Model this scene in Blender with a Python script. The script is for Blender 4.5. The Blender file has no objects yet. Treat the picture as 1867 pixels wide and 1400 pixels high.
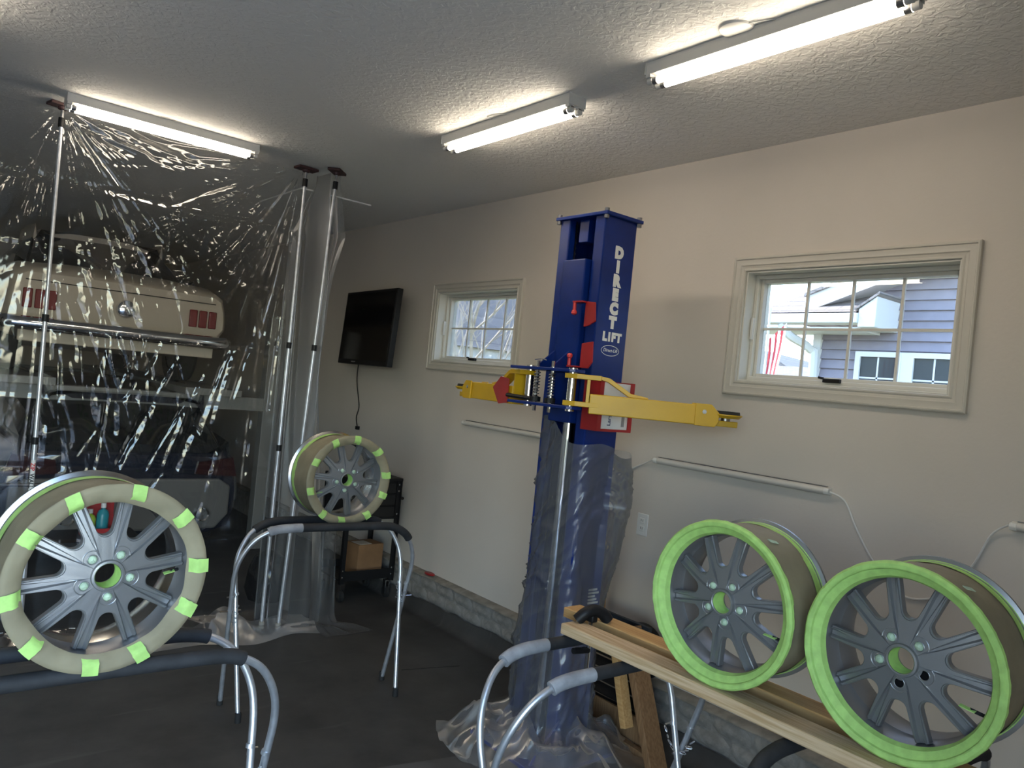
import bpy, bmesh, math, random
import numpy as np
from mathutils import Vector, Matrix
random.seed(7)
SC = bpy.context.scene
COL = SC.collection
PI = math.pi

# ------------------------------------------------------------------ camera
FPX, PSI, RHO, EYE = 1400.0, math.radians(39.0), math.atan(0.0995), 1.76
FW = Vector((math.sin(PSI), math.cos(PSI), 0)); RT = Vector((math.cos(PSI), -math.sin(PSI), 0)); UP = Vector((0, 0, 1))
cr = RT*math.cos(RHO) + UP*math.sin(RHO)
cu = -RT*math.sin(RHO) + UP*math.cos(RHO)
cam = bpy.data.cameras.new('camera'); camo = bpy.data.objects.new('camera', cam); COL.objects.link(camo)
cam.sensor_width = 36.0; cam.lens = 36.0*FPX/1867.0; cam.clip_start = 0.05; cam.clip_end = 400
m = Matrix.Identity(4)
for i in range(3):
    m[i][0] = cr[i]; m[i][1] = cu[i]; m[i][2] = -FW[i]
m[2][3] = EYE
camo.matrix_world = m
SC.camera = camo

# ------------------------------------------------------------------ world, sun, daylight portals, exposure
W = bpy.data.worlds.new('world'); SC.world = W; W.use_nodes = True
wn = W.node_tree; bgn = wn.nodes['Background']
sky = wn.nodes.new('ShaderNodeTexSky'); sky.sky_type = 'NISHITA'; sky.sun_disc = False
sky.sun_elevation = math.radians(38); sky.sun_rotation = math.radians(5); sky.air_density = 1.0; sky.dust_density = 0.6; sky.ozone_density = 1.0
wn.links.new(sky.outputs[0], bgn.inputs[0]); bgn.inputs[1].default_value = 1.6
sd = bpy.data.lights.new('sun_offscreen', 'SUN'); so = bpy.data.objects.new('sun_offscreen', sd); COL.objects.link(so)
sd.energy = 15.0; sd.angle = math.radians(0.6); sd.color = (1.0, 0.94, 0.86)
so.rotation_euler = Vector((0.20, -0.74, -0.64)).to_track_quat('-Z', 'Y').to_euler()
def portal(name, loc, rot, sx, sy):      # sampling guide only: passes the sky's own light, gives none itself
    l = bpy.data.lights.new(name, 'AREA'); l.shape = 'RECTANGLE'; l.size = sx; l.size_y = sy
    l.cycles.is_portal = True
    o = bpy.data.objects.new(name, l); COL.objects.link(o); o.location = loc; o.rotation_euler = rot
DOOR = (-2.9, 0.75, 2.5)      # open overhead door behind the camera: x0, x1, height
YF = -0.2                      # front wall
portal('open_door_daylight_offscreen', ((DOOR[0]+DOOR[1])/2, YF-0.1, DOOR[2]/2), (PI/2, 0, 0), DOOR[1]-DOOR[0], DOOR[2])
portal('window_daylight', (3.47, 1.775, 2.16), (0, PI/2, 0), 0.55, 0.95)
portal('window_daylight', (3.47, 4.56, 2.16), (0, PI/2, 0), 0.55, 0.95)
vs = SC.view_settings
vs.view_transform = 'Standard'; vs.look = 'None'; vs.gamma = 1.0; vs.use_curve_mapping = False; vs.exposure = 0.12
SC.cycles.max_bounces = 10; SC.cycles.transparent_max_bounces = 24
SC.cycles.caustics_reflective = False; SC.cycles.caustics_refractive = False
SC.cycles.sample_clamp_indirect = 6.0
TUBE_POWER = 25.0

# ------------------------------------------------------------------ materials
def hx(r, g, b):
    f = lambda c: (c/255.0/12.92 if c <= 10 else ((c/255.0+0.055)/1.055)**2.4)
    return (f(r), f(g), f(b), 1.0)
MATS = {}
def mat(name, col, rough=0.5, metal=0.0, var=0.0, scale=8.0, bump=0.0, bscale=40.0, col2=None, stretch=None, coat=0.0, detail=4.0, spec=None):
    if name in MATS: return MATS[name]
    mt = bpy.data.materials.new(name); mt.use_nodes = True; nt = mt.node_tree; b = nt.nodes['Principled BSDF']
    b.inputs['Base Color'].default_value = col; b.inputs['Roughness'].default_value = rough; b.inputs['Metallic'].default_value = metal
    if coat: b.inputs['Coat Weight'].default_value = coat
    if spec is not None: b.inputs['Specular IOR Level'].default_value = spec
    tc = nt.nodes.new('ShaderNodeTexCoord'); src = tc.outputs['Object']
    if stretch:
        mp = nt.nodes.new('ShaderNodeMapping'); mp.inputs['Scale'].default_value = stretch
        nt.links.new(src, mp.inputs[0]); src = mp.outputs[0]
    if var or col2:
        n = nt.nodes.new('ShaderNodeTexNoise'); n.inputs['Scale'].default_value = scale; n.inputs['Detail'].default_value = detail
        nt.links.new(src, n.inputs['Vector'])
        cr_ = nt.nodes.new('ShaderNodeValToRGB'); nt.links.new(n.outputs['Fac'], cr_.inputs[0])
        c2 = col2 if col2 else tuple(min(1, c*(1+var)) for c in col[:3])+(1,)
        c1 = col if col2 else tuple(c*(1-var) for c in col[:3])+(1,)
        cr_.color_ramp.elements[0].color = c1; cr_.color_ramp.elements[0].position = 0.36
        cr_.color_ramp.elements[1].color = c2; cr_.color_ramp.elements[1].position = 0.66
        nt.links.new(cr_.outputs[0], b.inputs['Base Color'])
    if bump:
        n2 = nt.nodes.new('ShaderNodeTexNoise'); n2.inputs['Scale'].default_value = bscale; n2.inputs['Detail'].default_value = 3.0
        nt.links.new(src, n2.inputs['Vector'])
        bp = nt.nodes.new('ShaderNodeBump'); bp.inputs['Strength'].default_value = 1.0; bp.inputs['Distance'].default_value = bump
        nt.links.new(n2.outputs['Fac'], bp.inputs['Height']); nt.links.new(bp.outputs[0], b.inputs['Normal'])
    MATS[name] = mt; return mt

M_WALL = mat('painted_drywall', (0.63, 0.575, 0.515, 1), 0.62, bump=0.0006, bscale=55, var=0.03, scale=1.2)
M_TRIM = mat('trim_paint', (0.56, 0.53, 0.47, 1), 0.4)
M_VINYL = mat('window_vinyl', (0.68, 0.66, 0.60, 1), 0.35)
M_BLUE = mat('lift_blue', (0.004, 0.022, 0.16, 1), 0.28, coat=0.0, spec=0.3, bump=0.0003, bscale=30, var=0.12, scale=9)
M_YEL = mat('lift_yellow', (0.60, 0.36, 0.012, 1), 0.42, coat=0.0, var=0.06, scale=6, bump=0.0002, bscale=60)
M_RED = mat('red_paint', (0.36, 0.018, 0.02, 1), 0.35, var=0.1)
M_ZINC = mat('galvanised_tube', (0.60, 0.62, 0.66, 1), 0.36, metal=0.75, var=0.10, scale=30)
M_CHROME = mat('chrome', (0.75, 0.75, 0.76, 1), 0.12, metal=1.0)
M_STEEL = mat('dull_steel', (0.33, 0.33, 0.34, 1), 0.4, metal=1.0, var=0.2, scale=40)
M_FOAM = mat('black_foam', (0.02, 0.021, 0.024, 1), 0.75, var=0.25, scale=20, bump=0.0006, bscale=60)
M_FOAMW = mat('foam_overspray', (0.30, 0.31, 0.34, 1), 0.8, var=0.2, scale=20, bump=0.0006, bscale=60)
M_BLACK = mat('black_plastic', (0.008, 0.008, 0.009, 1), 0.5, spec=0.3)
M_RUB = mat('black_rubber_and_gap_shade', (0.014, 0.014, 0.014, 1), 0.8)
M_GLOSSB = mat('black_gloss', (0.006, 0.006, 0.007, 1), 0.12)
M_GREY = mat('wheel_grey', (0.29, 0.292, 0.30, 1), 0.36, metal=0.6, bump=0.0002, bscale=300)
M_POL = mat('polished_alloy', (0.62, 0.61, 0.59, 1), 0.22, metal=1.0, var=0.1, scale=20)
M_TAPE = mat('green_tape', (0.42, 0.68, 0.19, 1), 0.7, var=0.1, scale=35, bump=0.0012, bscale=45)
M_TAPEP = mat('pale_tape', (0.46, 0.60, 0.44, 1), 0.7, var=0.15, scale=60, bump=0.001, bscale=90)
M_PAPER = mat('masking_paper', (0.26, 0.225, 0.145, 1), 0.75, var=0.12, scale=9, bump=0.003, bscale=14)
M_WHITE = mat('white_plastic', (0.72, 0.71, 0.68, 1), 0.4)
M_ENAMEL = mat('white_enamel', (0.62, 0.61, 0.57, 1), 0.4)
M_LETTER = mat('white_print', (0.80, 0.80, 0.78, 1), 0.5)
M_CARD = mat('cardboard', (0.24, 0.13, 0.06, 1), 0.8, var=0.1)
def wood(name, c1, c2, axis):
    mt = mat(name, c1, 0.65, col2=c2, scale=3.0, stretch=[(40 if i != axis else 1.6) for i in range(3)], detail=6.0, bump=0.0006, bscale=4.0)
    return mt
M_PINE = wood('pale_pine', (0.50, 0.33, 0.17, 1), (0.70, 0.53, 0.34, 1), 1)
M_PINEO = wood('orange_pine', (0.50, 0.28, 0.10, 1), (0.62, 0.38, 0.16, 1), 1)
M_PLY = wood('brown_timber', (0.20, 0.105, 0.045, 1), (0.30, 0.17, 0.08, 1), 2)

def m_ceiling():
    mt = mat('knockdown_ceiling', (0.84, 0.82, 0.775, 1), 0.8); nt = mt.node_tree; b = nt.nodes['Principled BSDF']
    tc = nt.nodes.new('ShaderNodeTexCoord')
    n = nt.nodes.new('ShaderNodeTexNoise'); n.inputs['Scale'].default_value = 34; n.inputs['Detail'].default_value = 3; n.inputs['Distortion'].default_value = 0.6
    r = nt.nodes.new('ShaderNodeValToRGB'); r.color_ramp.elements[0].position = 0.42; r.color_ramp.elements[1].position = 0.60
    bp = nt.nodes.new('ShaderNodeBump'); bp.inputs['Distance'].default_value = 0.0016; bp.inputs['Strength'].default_value = 1.0
    nt.links.new(tc.outputs['Object'], n.inputs['Vector']); nt.links.new(n.outputs['Fac'], r.inputs[0])
    nt.links.new(r.outputs[0], bp.inputs['Height']); nt.links.new(bp.outputs[0], b.inputs['Normal']); return mt
M_CEIL = m_ceiling()
def m_floor():
    mt = mat('dark_floor_coating', (0.035, 0.033, 0.031, 1), 0.62); nt = mt.node_tree; b = nt.nodes['Principled BSDF']
    tc = nt.nodes.new('ShaderNodeTexCoord')
    n = nt.nodes.new('ShaderNodeTexNoise'); n.inputs['Scale'].default_value = 2.4; n.inputs['Detail'].default_value = 9; n.inputs['Roughness'].default_value = 0.65
    r = nt.nodes.new('ShaderNodeValToRGB'); r.color_ramp.elements[0].position = 0.3; r.color_ramp.elements[1].position = 0.75
    r.color_ramp.elements[0].color = (0.026, 0.025, 0.024, 1); r.color_ramp.elements[1].color = (0.075, 0.071, 0.067, 1)
    # long pale scuffs
    mp = nt.nodes.new('ShaderNodeMapping'); mp.inputs['Scale'].default_value = (0.7, 6.0, 1); mp.inputs['Rotation'].default_value = (0, 0, 0.12)
    n2 = nt.nodes.new('ShaderNodeTexNoise'); n2.inputs['Scale'].default_value = 1.6; n2.inputs['Detail'].default_value = 4
    r2 = nt.nodes.new('ShaderNodeValToRGB'); r2.color_ramp.elements[0].position = 0.63; r2.color_ramp.elements[1].position = 0.80
    mx = nt.nodes.new('ShaderNodeMixRGB'); mx.inputs[2].default_value = (0.11, 0.105, 0.10, 1)
    nt.links.new(tc.outputs['Object'], n.inputs['Vector']); nt.links.new(n.outputs['Fac'], r.inputs[0])
    nt.links.new(tc.outputs['Object'], mp.inputs[0]); nt.links.new(mp.outputs[0], n2.inputs['Vector']); nt.links.new(n2.outputs['Fac'], r2.inputs[0])
    nt.links.new(r2.outputs[0], mx.inputs[0]); nt.links.new(r.outputs[0], mx.inputs[1]); nt.links.new(mx.outputs[0], b.inputs['Base Color'])
    bp = nt.nodes.new('ShaderNodeBump'); bp.inputs['Distance'].default_value = 0.002; nt.links.new(n.outputs['Fac'], bp.inputs['Height']); nt.links.new(bp.outputs[0], b.inputs['Normal'])
    return mt
M_FLOOR = m_floor()
def m_plastic(name, milk, gloss, rough, tint=(0.93, 0.94, 0.95), bump=0.002, bscale=9):
    mt = bpy.data.materials.new(name); mt.use_nodes = True; nt = mt.node_tree; nt.nodes.clear()
    out = nt.nodes.new('ShaderNodeOutputMaterial'); tr = nt.nodes.new('ShaderNodeBsdfTransparent'); tr.inputs[0].default_value = tint+(1,)
    gl = nt.nodes.new('ShaderNodeBsdfGlossy'); gl.inputs['Roughness'].default_value = rough
    df = nt.nodes.new('ShaderNodeBsdfDiffuse'); df.inputs[0].default_value = (0.75, 0.77, 0.80, 1)
    tl = nt.nodes.new('ShaderNodeBsdfTranslucent'); tl.inputs[0].default_value = (0.75, 0.77, 0.80, 1)
    lw = nt.nodes.new('ShaderNodeFresnel'); lw.inputs[0].default_value = 1.6
    ma = nt.nodes.new('ShaderNodeMath'); ma.operation = 'MULTIPLY'; ma.inputs[1].default_value = gloss
    mc = nt.nodes.new('ShaderNodeMath'); mc.operation = 'MINIMUM'; mc.inputs[1].default_value = 0.75
    m0 = nt.nodes.new('ShaderNodeMixShader'); m0.inputs[0].default_value = 0.5
    m1 = nt.nodes.new('ShaderNodeMixShader'); m1.inputs[0].default_value = milk
    m2 = nt.nodes.new('ShaderNodeMixShader')
    tc = nt.nodes.new('ShaderNodeTexCoord'); n = nt.nodes.new('ShaderNodeTexNoise'); n.inputs['Scale'].default_value = bscale; n.inputs['Detail'].default_value = 2
    bp = nt.nodes.new('ShaderNodeBump'); bp.inputs['Distance'].default_value = bump
    L = nt.links.new
    L(tc.outputs['Object'], n.inputs['Vector']); L(n.outputs['Fac'], bp.inputs['Height'])
    L(bp.outputs[0], gl.inputs['Normal'])
    L(df.outputs[0], m0.inputs[1]); L(tl.outputs[0], m0.inputs[2]); L(tr.outputs[0], m1.inputs[1]); L(m0.outputs[0], m1.inputs[2])
    L(lw.outputs[0], ma.inputs[0]); L(ma.outputs[0], mc.inputs[0]); L(mc.outputs[0], m2.inputs[0])
    L(m1.outputs[0], m2.inputs[1]); L(gl.outputs[0], m2.inputs[2]); L(m2.outputs[0], out.inputs[0])
    return mt
M_SHEET = m_plastic('clear_sheeting', 0.012, 1.05, 0.07, bump=0.0004)
M_SHEET2 = m_plastic('hazy_sheeting', 0.11, 0.6, 0.32)
M_WRAP = m_plastic('hazy_wrap', 0.20, 1.1, 0.27)
M_GLASS = m_plastic('window_glass', 0.0, 0.6, 0.0, tint=(0.85, 0.86, 0.86), bump=0.0)
def m_emit(name, col, st):
    mt = bpy.data.materials.new(name); mt.use_nodes = True; nt = mt.node_tree; nt.nodes.clear()
    e = nt.nodes.new('ShaderNodeEmission'); e.inputs[0].default_value = col; e.inputs[1].default_value = st
    o = nt.nodes.new('ShaderNodeOutputMaterial'); nt.links.new(e.outputs[0], o.inputs[0]); return mt
M_TUBE = m_emit('lit_tube', (1.0, 0.87, 0.70, 1), TUBE_POWER)

# ------------------------------------------------------------------ mesh helpers
class MB:
    def __init__(s): s.v = []; s.f = []; s.mi = []
    def add(s, vs_, fs, mi=0):
        o = len(s.v); s.v += [tuple(p) for p in vs_]; s.f += [tuple(i+o for i in f) for f in fs]; s.mi += [mi]*len(fs); return s
    def box(s, x0, x1, y0, y1, z0, z1, mi=0):
        return s.add([(x0,y0,z0),(x1,y0,z0),(x1,y1,z0),(x0,y1,z0),(x0,y0,z1),(x1,y0,z1),(x1,y1,z1),(x0,y1,z1)],
                     [(3,2,1,0),(4,5,6,7),(0,1,5,4),(1,2,6,5),(2,3,7,6),(3,0,4,7)], mi)
    def obox(s, c, ux, uy, uz, hx_, hy, hz, mi=0):
        c = Vector(c); ux = Vector(ux).normalized(); uy = Vector(uy).normalized(); uz = Vector(uz).normalized(); P = []
        for (a, b, d) in ((-1,-1,-1),(1,-1,-1),(1,1,-1),(-1,1,-1),(-1,-1,1),(1,-1,1),(1,1,1),(-1,1,1)):
            P.append(c+ux*hx_*a+uy*hy*b+uz*hz*d)
        return s.add(P, [(3,2,1,0),(4,5,6,7),(0,1,5,4),(1,2,6,5),(2,3,7,6),(3,0,4,7)], mi)
    def beam(s, a, b, w, h, up=(0,0,1), mi=0):
        a = Vector(a); b = Vector(b); d = (b-a); n = d.normalized(); sd_ = n.cross(Vector(up)).normalized(); u = sd_.cross(n)
        return s.obox((a+b)/2, n, sd_, u, d.length/2, w/2, h/2, mi)
    def tube(s, pts, r, n=10, caps=True, mi=0):
        pts = [Vector(p) for p in pts]; k = len(pts); rs = r if isinstance(r, (list, tuple)) else [r]*k
        V = []; prev = None
        for i, p in enumerate(pts):
            t = (pts[min(i+1, k-1)]-pts[max(i-1, 0)]).normalized()
            if prev is None:
                a = Vector((0,0,1)) if abs(t.z) < .9 else Vector((1,0,0)); u = t.cross(a).normalized()
            else: u = (prev - t*prev.dot(t)).normalized()
            prev = u; w = t.cross(u)
            for j in range(n):
                an = 2*PI*j/n; V.append(p+(u*math.cos(an)+w*math.sin(an))*rs[i])
        Fs = [(i*n+j, i*n+(j+1)%n, (i+1)*n+(j+1)%n, (i+1)*n+j) for i in range(k-1) for j in range(n)]
        if caps: Fs += [tuple(reversed(range(n))), tuple(range((k-1)*n, k*n))]
        return s.add(V, Fs, mi)
    def lathe(s, prof, n=48, axis='y', mi=0, a0=0.0, a1=2*PI, closed=False):
        # prof: (r, h) ; axis y: h along y
        full = abs(a1-a0-2*PI) < 1e-6; m_ = n if full else n+1; V = []
        for (r, h) in prof:
            for j in range(m_):
                an = a0+(a1-a0)*j/n; c, q = r*math.cos(an), r*math.sin(an)
                V.append((c, h, q) if axis == 'y' else ((c, q, h) if axis == 'z' else (h, c, q)))
        k = len(prof); Fs = []
        for i in range(k if closed else k-1):
            i2 = (i+1) % k
            for j in range(n):
                j2 = (j+1) % m_
                Fs.append((i*m_+j, i2*m_+j, i2*m_+j2, i*m_+j2))
        return s.add(V, Fs, mi)
    def prism(s, poly, ax, h0, h1, mi=0):
        # poly list of 2D points, extruded along axis 'x','y','z'
        n = len(poly)
        def P(a, b, h): return {'x': (h, a, b), 'y': (a, h, b), 'z': (a, b, h)}[ax]
        V = [P(a, b, h0) for a, b in poly]+[P(a, b, h1) for a, b in poly]
        return s.add(V, [tuple(range(n-1, -1, -1)), tuple(range(n, 2*n))]+[(i, (i+1) % n, n+(i+1) % n, n+i) for i in range(n)], mi)
    def mesh(s, name, mats, smooth=35):
        me = bpy.data.meshes.new(name); me.from_pydata(s.v, [], s.f); me.validate()
        mats = mats if isinstance(mats, (list, tuple)) else [mats]
        for q in mats: me.materials.append(q)
        if len(mats) > 1: me.polygons.foreach_set('material_index', s.mi[:len(me.polygons)])
        bm = bmesh.new(); bm.from_mesh(me); bmesh.ops.recalc_face_normals(bm, faces=bm.faces); bm.to_mesh(me); bm.free()
        if smooth:
            me.polygons.foreach_set('use_smooth', [True]*len(me.polygons)); me.set_sharp_from_angle(angle=math.radians(smooth))
        me.update(); return me
    def build(s, name, mats, parent=None, smooth=35, bevel=0.0, local=False, seg=2):
        return put(name, s.mesh(name, mats, smooth), parent, bevel, seg)
def put(name, me, parent=None, bevel=0.0, seg=2):
    o = bpy.data.objects.new(name, me); COL.objects.link(o)
    if parent is not None: o.parent = parent
    if bevel:
        b = o.modifiers.new('bevel', 'BEVEL'); b.width = bevel; b.segments = seg; b.limit_method = 'ANGLE'; b.angle_limit = math.radians(40)
    return o
def tag(o, label, cat, group=None):
    o['label'] = label; o['category'] = cat
    if group: o['group'] = group
    return o
def thing(name, label, cat, loc=(0,0,0), rz=0.0, group=None):
    o = bpy.data.objects.new(name, None); COL.objects.link(o); o.empty_display_size = 0.1
    o.location = loc; o.rotation_euler = (0, 0, rz); return tag(o, label, cat, group)
def struct(o, label=None):
    o['kind'] = 'structure'
    if label: o['label'] = label
    return o
def arc(cx, cy, r, a0, a1, n): return [(cx+r*math.cos(a0+(a1-a0)*i/n), cy+r*math.sin(a0+(a1-a0)*i/n)) for i in range(n+1)]
def catmull(P, n=6):
    P = [Vector(p) for p in P]; out = []
    for i in range(len(P)-1):
        p0 = P[max(i-1, 0)]; p1 = P[i]; p2 = P[i+1]; p3 = P[min(i+2, len(P)-1)]
        for k in range(n):
            t = k/n
            out.append(0.5*((2*p1)+(p2-p0)*t+(2*p0-5*p1+4*p2-p3)*t*t+(3*p1-p0-3*p2+p3)*t**3))
    out.append(P[-1]); return out
def text_mesh(name, body, size, depth=0.0006, offset=0.0, shear=0.0, align='CENTER', spacing=1.0):
    cu_ = bpy.data.curves.new(name, 'FONT'); cu_.body = body; cu_.size = size; cu_.extrude = depth; cu_.offset = offset; cu_.shear = shear
    cu_.align_x = align; cu_.align_y = 'CENTER'; cu_.resolution_u = 3; cu_.space_character = spacing
    t = bpy.data.objects.new('tmp', cu_); COL.objects.link(t)
    dg = bpy.context.evaluated_depsgraph_get(); dg.update()
    me = bpy.data.meshes.new_from_object(t.evaluated_get(dg)); me.name = name
    bpy.data.objects.remove(t); bpy.data.curves.remove(cu_); return me
def place_text(name, me, material, loc, xdir, ydir, parent):
    # text x runs along xdir, text up along ydir; coordinates are the parent's
    x = Vector(xdir).normalized(); y = Vector(ydir).normalized(); z = x.cross(y)
    me.transform(Matrix(((x[0],y[0],z[0],loc[0]),(x[1],y[1],z[1],loc[1]),(x[2],y[2],z[2],loc[2]),(0,0,0,1))))
    me.materials.clear(); me.materials.append(material); return put(name, me, parent)
def vnoise(x, y, seed=0):
    xi = np.floor(x).astype(np.int64); yi = np.floor(y).astype(np.int64); xf = x-xi; yf = y-yi
    def h(a, b):
        n = (a*374761393+b*668265263+seed*974711) & 0xffffffff
        n = ((n ^ (n >> 13))*1274126177) & 0xffffffff
        return ((n ^ (n >> 16)) & 0xffff)/65535.0
    u = xf*xf*(3-2*xf); v = yf*yf*(3-2*yf)
    return (h(xi,yi)*(1-u)+h(xi+1,yi)*u)*(1-v)+(h(xi,yi+1)*(1-u)+h(xi+1,yi+1)*u)*v
def ridged(x, y, seed=0): return 1-np.abs(2*vnoise(x, y, seed)-1)
def grid_obj(name, P, material, parent=None, smooth=True, sharp=0):
    # P: array (n, m, 3)
    n, m_ = P.shape[:2]; me = bpy.data.meshes.new(name)
    idx = np.arange(n*m_).reshape(n, m_)
    f = np.stack([idx[:-1,:-1], idx[1:,:-1], idx[1:,1:], idx[:-1,1:]], -1).reshape(-1, 4)
    me.from_pydata(P.reshape(-1, 3).tolist(), [], f.tolist()); me.materials.append(material)
    if smooth: me.polygons.foreach_set('use_smooth', [True]*len(me.polygons))
    if sharp: me.set_sharp_from_angle(angle=math.radians(sharp))
    me.update(); return put(name, me, parent)

# ================================================================== the room
XW, ZC, YB, XL = 3.275, 3.05, 12.4, -4.6
WIN = [(1.282, 2.272, 1.888, 2.432), (4.072, 5.040, 1.882, 2.410)]       # openings in the right wall: y0, y1, z0, z1
def wall_with_holes(name, along, pos, th, a0, a1, z0, z1, holes, material):
    A = sorted({a0, a1}|{h[0] for h in holes}|{h[1] for h in holes}); Z = sorted({z0, z1}|{h[2] for h in holes}|{h[3] for h in holes})
    mb = MB()
    solid = lambda i, j: 0 <= i < len(A)-1 and 0 <= j < len(Z)-1 and not any(h[0]-1e-6 <= A[i] and A[i+1] <= h[1]+1e-6 and h[2]-1e-6 <= Z[j] and Z[j+1] <= h[3]+1e-6 for h in holes)
    P = (lambda a, t, z: (t, a, z)) if along == 'y' else (lambda a, t, z: (a, t, z))
    for i in range(len(A)-1):
        for j in range(len(Z)-1):
            if not solid(i, j): continue
            for t in (pos, pos+th): mb.add([P(A[i],t,Z[j]),P(A[i+1],t,Z[j]),P(A[i+1],t,Z[j+1]),P(A[i],t,Z[j+1])], [(0,1,2,3)])
            for (di, dj, q) in ((-1,0,((A[i],Z[j]),(A[i],Z[j+1]))),(1,0,((A[i+1],Z[j]),(A[i+1],Z[j+1]))),(0,-1,((A[i],Z[j]),(A[i+1],Z[j]))),(0,1,((A[i],Z[j+1]),(A[i+1],Z[j+1])))):
                if not solid(i+di, j+dj):
                    (a_, z_), (b_, y_) = q
                    mb.add([P(a_,pos,z_),P(b_,pos,y_),P(b_,pos+th,y_),P(a_,pos+th,z_)], [(0,1,2,3)])
    return struct(mb.build(name, material, smooth=0))
wall_with_holes('wall_right', 'y', XW, 0.17, YF-0.2, YB+0.2, 0.285, ZC, WIN, M_WALL)
wall_with_holes('wall_front', 'x', YF, -0.2, XL-0.2, XW, 0.0, ZC, [(DOOR[0], DOOR[1], 0.0, DOOR[2])], M_WALL)
struct(MB().box(XL-0.2, XW, YB, YB+0.2, 0, ZC).build('wall_back', M_WALL, smooth=0))
struct(MB().box(XL-0.2, XL, YF, YB, 0, ZC).build('wall_left', M_WALL, smooth=0))
struct(MB().box(XL-0.2, XW+0.17, YF-0.2, YB+0.2, ZC, ZC+0.25).build('ceiling', M_CEIL, smooth=0))
struct(MB().box(XL-0.2, XW+0.3, YF-0.2, YB+0.2, -0.15, 0).build('floor', M_FLOOR, smooth=0))
# floor expansion joint grooves (thin dark strips just proud)
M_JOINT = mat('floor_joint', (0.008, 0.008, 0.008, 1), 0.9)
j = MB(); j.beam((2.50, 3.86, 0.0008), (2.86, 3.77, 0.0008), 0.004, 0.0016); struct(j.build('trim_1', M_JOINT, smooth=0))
# bare lighter strip of concrete nearer the door
M_BARE = mat('bare_concrete', (0.085, 0.082, 0.08, 1), 0.7, var=0.2, scale=5, bump=0.001, bscale=30)
mb = MB(); mb.prism([(1.55, 2.98), (2.42, 2.80), (2.45, 2.35), (1.7, 2.30), (1.0, 2.6)], 'z', 0.0, 0.002); struct(mb.build('trim_2', M_BARE, smooth=0))

# block base of the right wall: a ledge and brick-pattern courses
M_CONC = mat('tan_concrete', (0.24, 0.215, 0.18, 1), 0.85, var=0.22, scale=14, bump=0.006, bscale=22)
M_CONC2 = mat('grey_concrete', (0.25, 0.235, 0.215, 1), 0.9, var=0.2, scale=20, bump=0.007, bscale=30)
base = struct(MB().box(XW-0.045, XW+0.3, YF, YB, 0.0, 0.262).build('baseboard_right', M_CONC2, smooth=0), 'brick patterned concrete base under the painted wall')
def ledge():
    n = 260; ys = np.linspace(YF, YB, n); P = np.zeros((n, 5, 3))
    jag = 0.010*(vnoise(ys*9, ys*0, 3)-0.5)+0.006*(vnoise(ys*31, ys*0, 5)-.5)
    for k, (x, z) in enumerate(((XW+0.02, 0.286), (XW-0.02, 0.281), (XW-0.058, 0.272), (XW-0.066, 0.262), (XW-0.044, 0.252))):
        P[:, k, 0] = x+jag*(k > 1); P[:, k, 1] = ys; P[:, k, 2] = z+0.5*jag*(k > 2)
    return grid_obj('ledge', P, M_CONC, base)
ledge()
def brick_mesh(seed, L):
    rnd = random.Random(seed); n, k = 7, 4; V = []; H = 0.078
    for i in range(n):
        for q in range(k):
            y = -L/2+L*i/(n-1); z = H*q/(k-1); edge = i in (0, n-1) or q in (0, k-1)
            V.append((0.002 if edge else -0.011-rnd.random()*0.008, y+(rnd.random()-.5)*0.004, z+(rnd.random()-.5)*0.003))
    Fs = [(i*k+q, (i+1)*k+q, (i+1)*k+q+1, i*k+q+1) for i in range(n-1) for q in range(k-1)]
    return MB().add(V, Fs).mesh('brick', M_CONC2, 50)
BR = [brick_mesh(s, 0.212) for s in range(6)]
for c in range(3):
    y = 0.3+(0.11 if c % 2 else 0.0); k = 0
    while y < 7.6:
        o = put('brick', BR[(k*5+c*2) % 6], base); o.location = (XW-0.046, y, 0.006+c*0.086); y += 0.222; k += 1
# dark floor coating lapped raggedly up the base
ys = np.linspace(0.2, 8.0, 300); P = np.zeros((300, 4, 3)); hgt = 0.055+0.05*vnoise(ys*1.3, ys*0, 11)+0.02*vnoise(ys*9, ys*0, 12)
for k, (dx, fz) in enumerate(((-0.14, 0.0), (-0.10, 0.03), (-0.078, 0.5), (-0.07, 1.0))):
    P[:, k, 0] = XW+dx-(0.02*vnoise(ys*4, ys*0+k, 13) if k < 2 else 0); P[:, k, 1] = ys; P[:, k, 2] = hgt*fz+0.001
o = grid_obj('trim_3', P, M_FLOOR); struct(o)
# attic hatch panel in the ceiling
hm = MB().box(2.25, 2.83, 5.46, 6.3, ZC-0.012, ZC+0.001); struct(hm.build('trim_4', M_CEIL, smooth=0, bevel=0.004))

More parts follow.
